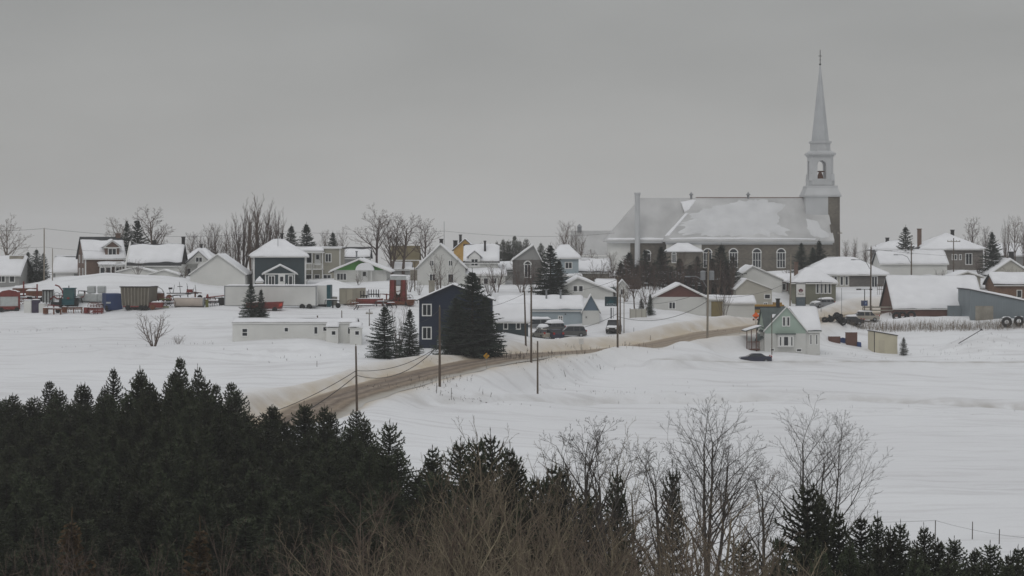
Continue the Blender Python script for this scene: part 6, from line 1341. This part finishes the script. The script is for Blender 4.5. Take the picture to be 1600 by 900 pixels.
o = thing('container', 541, 322, 'beige container with double doors and a frosted side in the farm yard', 'container', -22, dz=.1); MB().box(-1.2,1.2,0,4.5,.1,2.6).build('box', mat('beige_container',(.36,.33,.26),.7,.12), o)
d_ = MB(); [d_.box(a,b_,-.04,-.002,c,d) for a,b_,c,d in ((-1.2,-1.12,.1,2.6),(-.04,.04,.1,2.6),(1.12,1.2,.1,2.6),(-1.12,-.04,2.5,2.6),(.04,1.12,2.5,2.6),(-1.12,-.04,.1,.2),(.04,1.12,.1,.2))]; d_.build('door_frame', M_weath, o); capsnow(o,-1.15,1.15,0,4.5,2.61,.16,44)
o = thing('wooden_crate', 518, 323, 'grey-brown crate between the teal-ended trailer and the beige container', 'crate'); MB().box(-.8,.8,0,1.2,0,1.3).build('body', M_weath, o); capsnow(o,-.8,.8,0,1.2,1.3,.15,45)
for i,(px,n_,lab) in enumerate([(566,4,'row of dark upright tines behind the red roller, left group'),(584,5,'row of dark upright tines behind the red roller, right group')]):
    o = MB(); o.box(-.9,.9,-.08,.08,1.0,1.2); [o.box(x_,x_+.14,-.08,.08,.6,1.85) for x_ in np.linspace(-.85,.7,n_)]; o.box(-.8,-.7,-.05,.05,-.2,1.0); o.box(.6,.7,-.05,.05,-.2,1.0); tag(o.build('tine_rack', M_dark, loc=at(px,324)), lab, 'farm machine')
o = thing('roller', 577, 318, 'red cylindrical roller capped with snow in front of the dark tines'); MB().tube((-1.9,.5,.85),(1.9,.5,.85),.42,.42,14).build('drum', M_red, o); fr = MB(); fr.box(-2.1,-1.9,.2,.9,.1,1.3); fr.box(1.9,2.1,.2,.9,.1,1.3); fr.build('end_plates', M_rust, o); capsnow(o,-1.8,1.8,.25,.8,1.24,.14,47)
o = thing('sled_frame', 572, 314, 'low dark sled frame topped with snow in front of the red roller'); fr = MB(); fr.path([(-1.9,0,-.1),(-1.6,0,.2),(-1.4,0,.55),(1.3,0,.6)],.07,5); fr.path([(-1.4,0,-.1),(-1.2,0,.3),(-1.2,0,.55)],.07,5); fr.build('runner', M_dark, o); capsnow(o,-1.5,1.2,-.2,.4,.62,.2,48)
o = thing('red_hopper_machine', 622, 318, 'tall red twin-column farm machine with a snow-capped white hood', 'farm machine'); 
for x_ in (-1.0,.65): MB().add([(x_-.3,0,.6),(x_+.45,0,.6),(x_+.45,1,.6),(x_-.3,1,.6),(x_-.2,0,3.9),(x_+.45,0,3.9),(x_+.45,1,3.9),(x_-.2,1,3.9)],[(0,3,2,1),(4,5,6,7),(0,1,5,4),(1,2,6,5),(2,3,7,6),(3,0,4,7)]).build('column', M_red, o)
MB().box(-1.2,1.2,.1,1.2,3.9,4.5).build('hood', M_wrap, o); MB().prism([(-.28,1.9),(.02,1.6),(.3,1.9),(.38,3.0),(-.34,3.0)],-.05,.5).build('chute', M_trim, o); MB().box(-.34,.4,.1,.7,3.1,3.88).build('motor', M_gmet, o)
MB().box(-1.2,1.2,1.1,1.3,.4,3.9).build('back_plate', M_rust, o)
br_ = MB(); [br_.tube((-1.1,-.05,z_),(1.1,-.05,z_+.5),.05,.05,5) for z_ in (.8,1.9)]; [br_.tube((x_,-.08,.5),(x_+.1,-.08,3.9),.06,.06,5) for x_ in (-1.35,-.45,.5,1.3)]; br_.build('bracing', M_rust, o); bs = MB(); bs.box(-1.6,1.9,-.4,1.2,.1,.6); bs.box(-2.2,-1.2,-.3,.3,.2,.9); bs.box(1.2,2.2,-.3,.4,.3,1.0); bs.build('base', M_rust, o); capsnow(o,-1.25,1.3,.0,1.3,4.5,.3,49)
for x_ in (-1.5,1.5): MB().tube((x_,-.5,.2),(x_,-.3,.2),.42,.42,12).build('wheel', M_tyre, o)
o = thing('rusty_bucket', 641, 317, 'rusty bucket attachment right of the tall red machine'); MB().frust(0,.3,.2,1.1,1.0,1.4,8).build('bucket', M_rust, o); capsnow(o,-.5,.5,-.1,.7,1.1,.15,50)
# scattered thin implements
rI = random.Random(77)
def implement(px, D, kind, m_):
    o = empty(kind, at(px, D), rI.uniform(-.4,.4)); L_ = rI.uniform(.8,1.7); mb = MB()
    if kind == 'hay_rake':
        for k_ in range(4):
            c = (-L_+k_*L_*.6, -.1*k_, .75); mb.path([(c[0]+.55*math.cos(a), c[1], c[2]+.55*math.sin(a)) for a in np.linspace(0,6.283,11)], .035, 4)
            for a in np.linspace(0,3.14,5)[:-1]: mb.tube((c[0]+.55*math.cos(a),c[1],c[2]+.55*math.sin(a)),(c[0]-.55*math.cos(a),c[1],c[2]-.55*math.sin(a)),.02,.02,3)
        mb.build('tine_wheels', m_, o); MB().box(-L_,L_,.0,.12,.7,.82).build('beam', M_red, o)
    elif kind == 'harrow':
        for z_ in (.5,): mb.box(-L_,L_,-.06,.06,z_,z_+.12)
        mb.box(-L_,L_,.7,.82,.5,.62); [mb.box(x_,x_+.09,-.06,.82,.45,.56) for x_ in np.linspace(-L_,L_-.1,4)]
        mb.build('frame', m_, o); t = MB(); [t.tube((x_,-.05,.5),(x_+.1,-.1,-.1),.04,.03,4) for x_ in np.linspace(-L_,L_,8)]; t.build('tines', M_dark, o)
    elif kind == 'plough':
        mb.tube((-L_,0,.7),(L_,0,1.0),.09,.09,5); mb.tube((L_,0,1.0),(L_+.3,0,1.7),.06,.05,5); mb.build('beam', m_, o); t = MB()
        for x_ in np.linspace(-L_,L_*.6,3): t.tube((x_,0,.8),(x_+.25,-.1,.1),.07,.12,4)
        t.build('shares', M_dark, o)
    else:
        mb.box(-.1,.1,-.1,.1,0,1.3); mb.tube((-L_*.7,0,1.3),(L_*.7,0,1.1),.08,.08,5); mb.tube((-L_*.7,0,1.3),(-L_*.8,0,.3),.05,.05,5); mb.build('frame', m_, o); MB().tube((L_*.5,-.12,.4),(L_*.5,.12,.4),.4,.4,12).build('wheel', M_tyre, o)
    if rI.random() < .6: capsnow(o,-L_*.8,L_*.6,-.2,.4,.85 if kind != 'lifter' else 1.3,.14,px)
    tag(o, {'hay_rake':'thin wheeled hay rake standing in the snowy yard','harrow':'low tined harrow frame in the snowy yard','plough':'slim plough beam in the snowy yard','lifter':'thin metal lifter frame in the snowy yard'}[kind], 'farm machine', 'small '+kind.replace('_',' ')+'s in the yard')
for i,(px,D) in enumerate([(30,322),(46,325),(68,326),(84,315),(95,325),(116,316),(121,323),(132,326),(150,318),(163,320),(238,323),(256,321),(262,316),(272,322),(284,326),(305,327),(318,319),(333,318),(338,325),(520,319),(556,318),(590,321),(600,317),(604,322),(634,321),(645,320),(612,315),(20,326),(225,324),(110,325)]):
    implement(px, D, ['hay_rake','harrow','plough','lifter'][i%4], [M_rust,M_red,M_dark,M_red,M_dark][i%5])
o = empty('plank_enclosure', at(997,313), R(6), 'pale beige plank enclosure right of the bare tree near the pole cluster', 'fence'); MB().box(-1.3,1.3,-.05,.05,-.4,1.25).build('panel', M_cream, o); mb = MB(); [mb.box(x_,x_+.1,-.1,-.051,-.4,1.4) for x_ in (-1.3,-.4,.5,1.2)]; mb.build('posts', M_weath, o); capsnow(o,-1.3,1.3,-.08,.08,1.26,.12,88)
for i,(px,D,lab) in enumerate([(700,331,'snow-covered car in the yard between the gabled house and the navy house'),(828,322,'snow-covered car in front of the stone house, beyond the pale blue building'),(1285,356,'snow-buried car before the grey hip-roofed building')]): car(lab, px, D, [10,-20,30][i], [M_carg,M_dark,M_gmet][i], 4.3, 1.8, 1.45, snow_t=.4, sinkz=.3)
# yard bits right
o = MB().box(-.9,.9,0,.8,-.2,.95).build('red_brown_crate', M_cedar, loc=at(1304,316)); tag(o,'low red-brown crate right of the mint green house','crate'); capsnow(o,-.9,.9,0,.8,.95,.1,51)
o = MB().box(-.85,.85,0,1.0,-.2,2.05).build('tall_crate', M_cedar, loc=at(1331,316)); tag(o,'tall red-brown board crate, right of the blue tarp','crate'); capsnow(o,-.85,.85,0,1.0,2.05,.1,52)
o = MB().prism([(-.8,-.1),(.8,-.1),(.6,.6),(.0,.85),(-.7,.55)],0,.9).build('blue_tarp_bundle', M_blue, loc=at(1317,317)); tag(o,'blue tarp bundle between the low and the tall red-brown crates','tarp'); capsnow(o,-.6,.5,0,.8,.75,.1,53)
o = MB().prism([(-.4,-.1),(.4,-.1),(.35,.7),(-.3,.8)],0,.5).build('blue_barrel', M_blue, loc=at(1342,316)); tag(o,'small blue drum tucked against the right of the tall crate','drum')
o = empty('wooden_barrier', at(1376,341), 0, 'long low rail fence with pale boards between the T sign and the long barn', 'fence'); mb = MB(); mb.box(-3,3.2,-.03,.03,1.2,1.45); mb.box(-3,3.2,-.03,.03,.7,.9); mb.build('rails', M_weath, o); [MB().box(x_,x_+.1,.03,.12,-.5,1.6).build('post', M_pole, o) for x_ in (-3,-1.5,0,1.5,3)]
mb = MB(); mb.box(-6.5,6.5,-.03,.03,1.2,1.3); mb.box(-6.5,6.5,-.03,.03,.5,.6); o = empty('retaining_fence', at(1428,362), R(0), 'dark picket fence below the long white building on the right', 'fence'); mb.build('rails', M_pole, o); mb = MB(); [mb.box(x_,x_+.06,-.06,-.031,-.4,1.5) for x_ in np.arange(-6.5,6.5,.35)]; mb.build('pickets', M_pole, o)
o = empty('old_sled_pole', at(1520,316), 0, 'dark tilted pole lying against the snow mound right of the cream shed', 'pole'); MB().tube((-2.2,0,-.1),(1.4,.3,2.0),.07,.06,6).build('shaft', M_dark, o); MB().frust(1.4,.3,1.9,2.15,.4,.2,6).build('head', M_dark, o)
# long hedge belt above garage
o = empty('brown_hedge', at(950,348), 0, 'clipped brown leafless hedge below the church end', 'hedge'); mb = MB(); rn = random.Random(4)
for i in range(2600):
    x_ = rn.uniform(-6.5,5.5); z_ = rn.uniform(0,1.5); y_ = rn.uniform(-.5,.5); mb.tube((x_,y_,z_),(x_+rn.uniform(-.25,.25),y_+rn.uniform(-.2,.2),z_+rn.uniform(.2,.6)),.02,.012,3,cap=False)
mb.build('twigs', M_barkb, o); MB().box(-6.5,5.5,-.03,.03,-.3,.2).build('stems', M_barkb, o)

# ------------------------------------------------------------------ ordinals for small groups that share a label
ORD = ['first','second','third','fourth','fifth','sixth','seventh','eighth','ninth','tenth','eleventh','twelfth','thirteenth','fourteenth','fifteenth','sixteenth','seventeenth','eighteenth']
HS = [o for o in COL.objects if o.parent is None and o.get('category') in ('house','garage','barn','church')]
for o in COL.objects:
    if o.get('group') == 'garden shrubs among the houses':
        n_ = min(HS, key=lambda q: (q.location-o.location).length)
        o['label'] = 'leafless garden shrub near the '+n_.name.split('.')[0].replace('_',' ')
by = {}
for o in COL.objects:
    if o.parent is None and 'group' in o: by.setdefault((o['group'], o['label']), []).append(o)
for (g, lb), os_ in by.items():
    if 2 <= len(os_) <= 18:
        os_.sort(key=lambda o: o.location.x/o.location.y)
        for i, o in enumerate(os_):
            o['label'] = lb+(', leftmost' if i == 0 else ', rightmost' if i == len(os_)-1 else ', '+ORD[i]+' from the left')
            if len(o['label'].split()) > 16: print('LONG', o['label'])

# ------------------------------------------------------------------ haze
hz = MB().box(-1500,1500,-12,3300,-60,47).build('haze', None); tag(hz, kind='stuff')
hm = bpy.data.materials.new('haze'); hm.use_nodes = True; nt = hm.node_tree; nt.nodes.clear()
ho = N(nt,'ShaderNodeOutputMaterial'); pv = N(nt,'ShaderNodeVolumePrincipled'); pv.inputs['Density'].default_value = 0.00022; pv.inputs['Color'].default_value = (.93,.93,.93,1)
nt.links.new(pv.outputs[0], ho.inputs['Volume']); hz.data.materials.append(hm)
print('objects', len(bpy.data.objects))
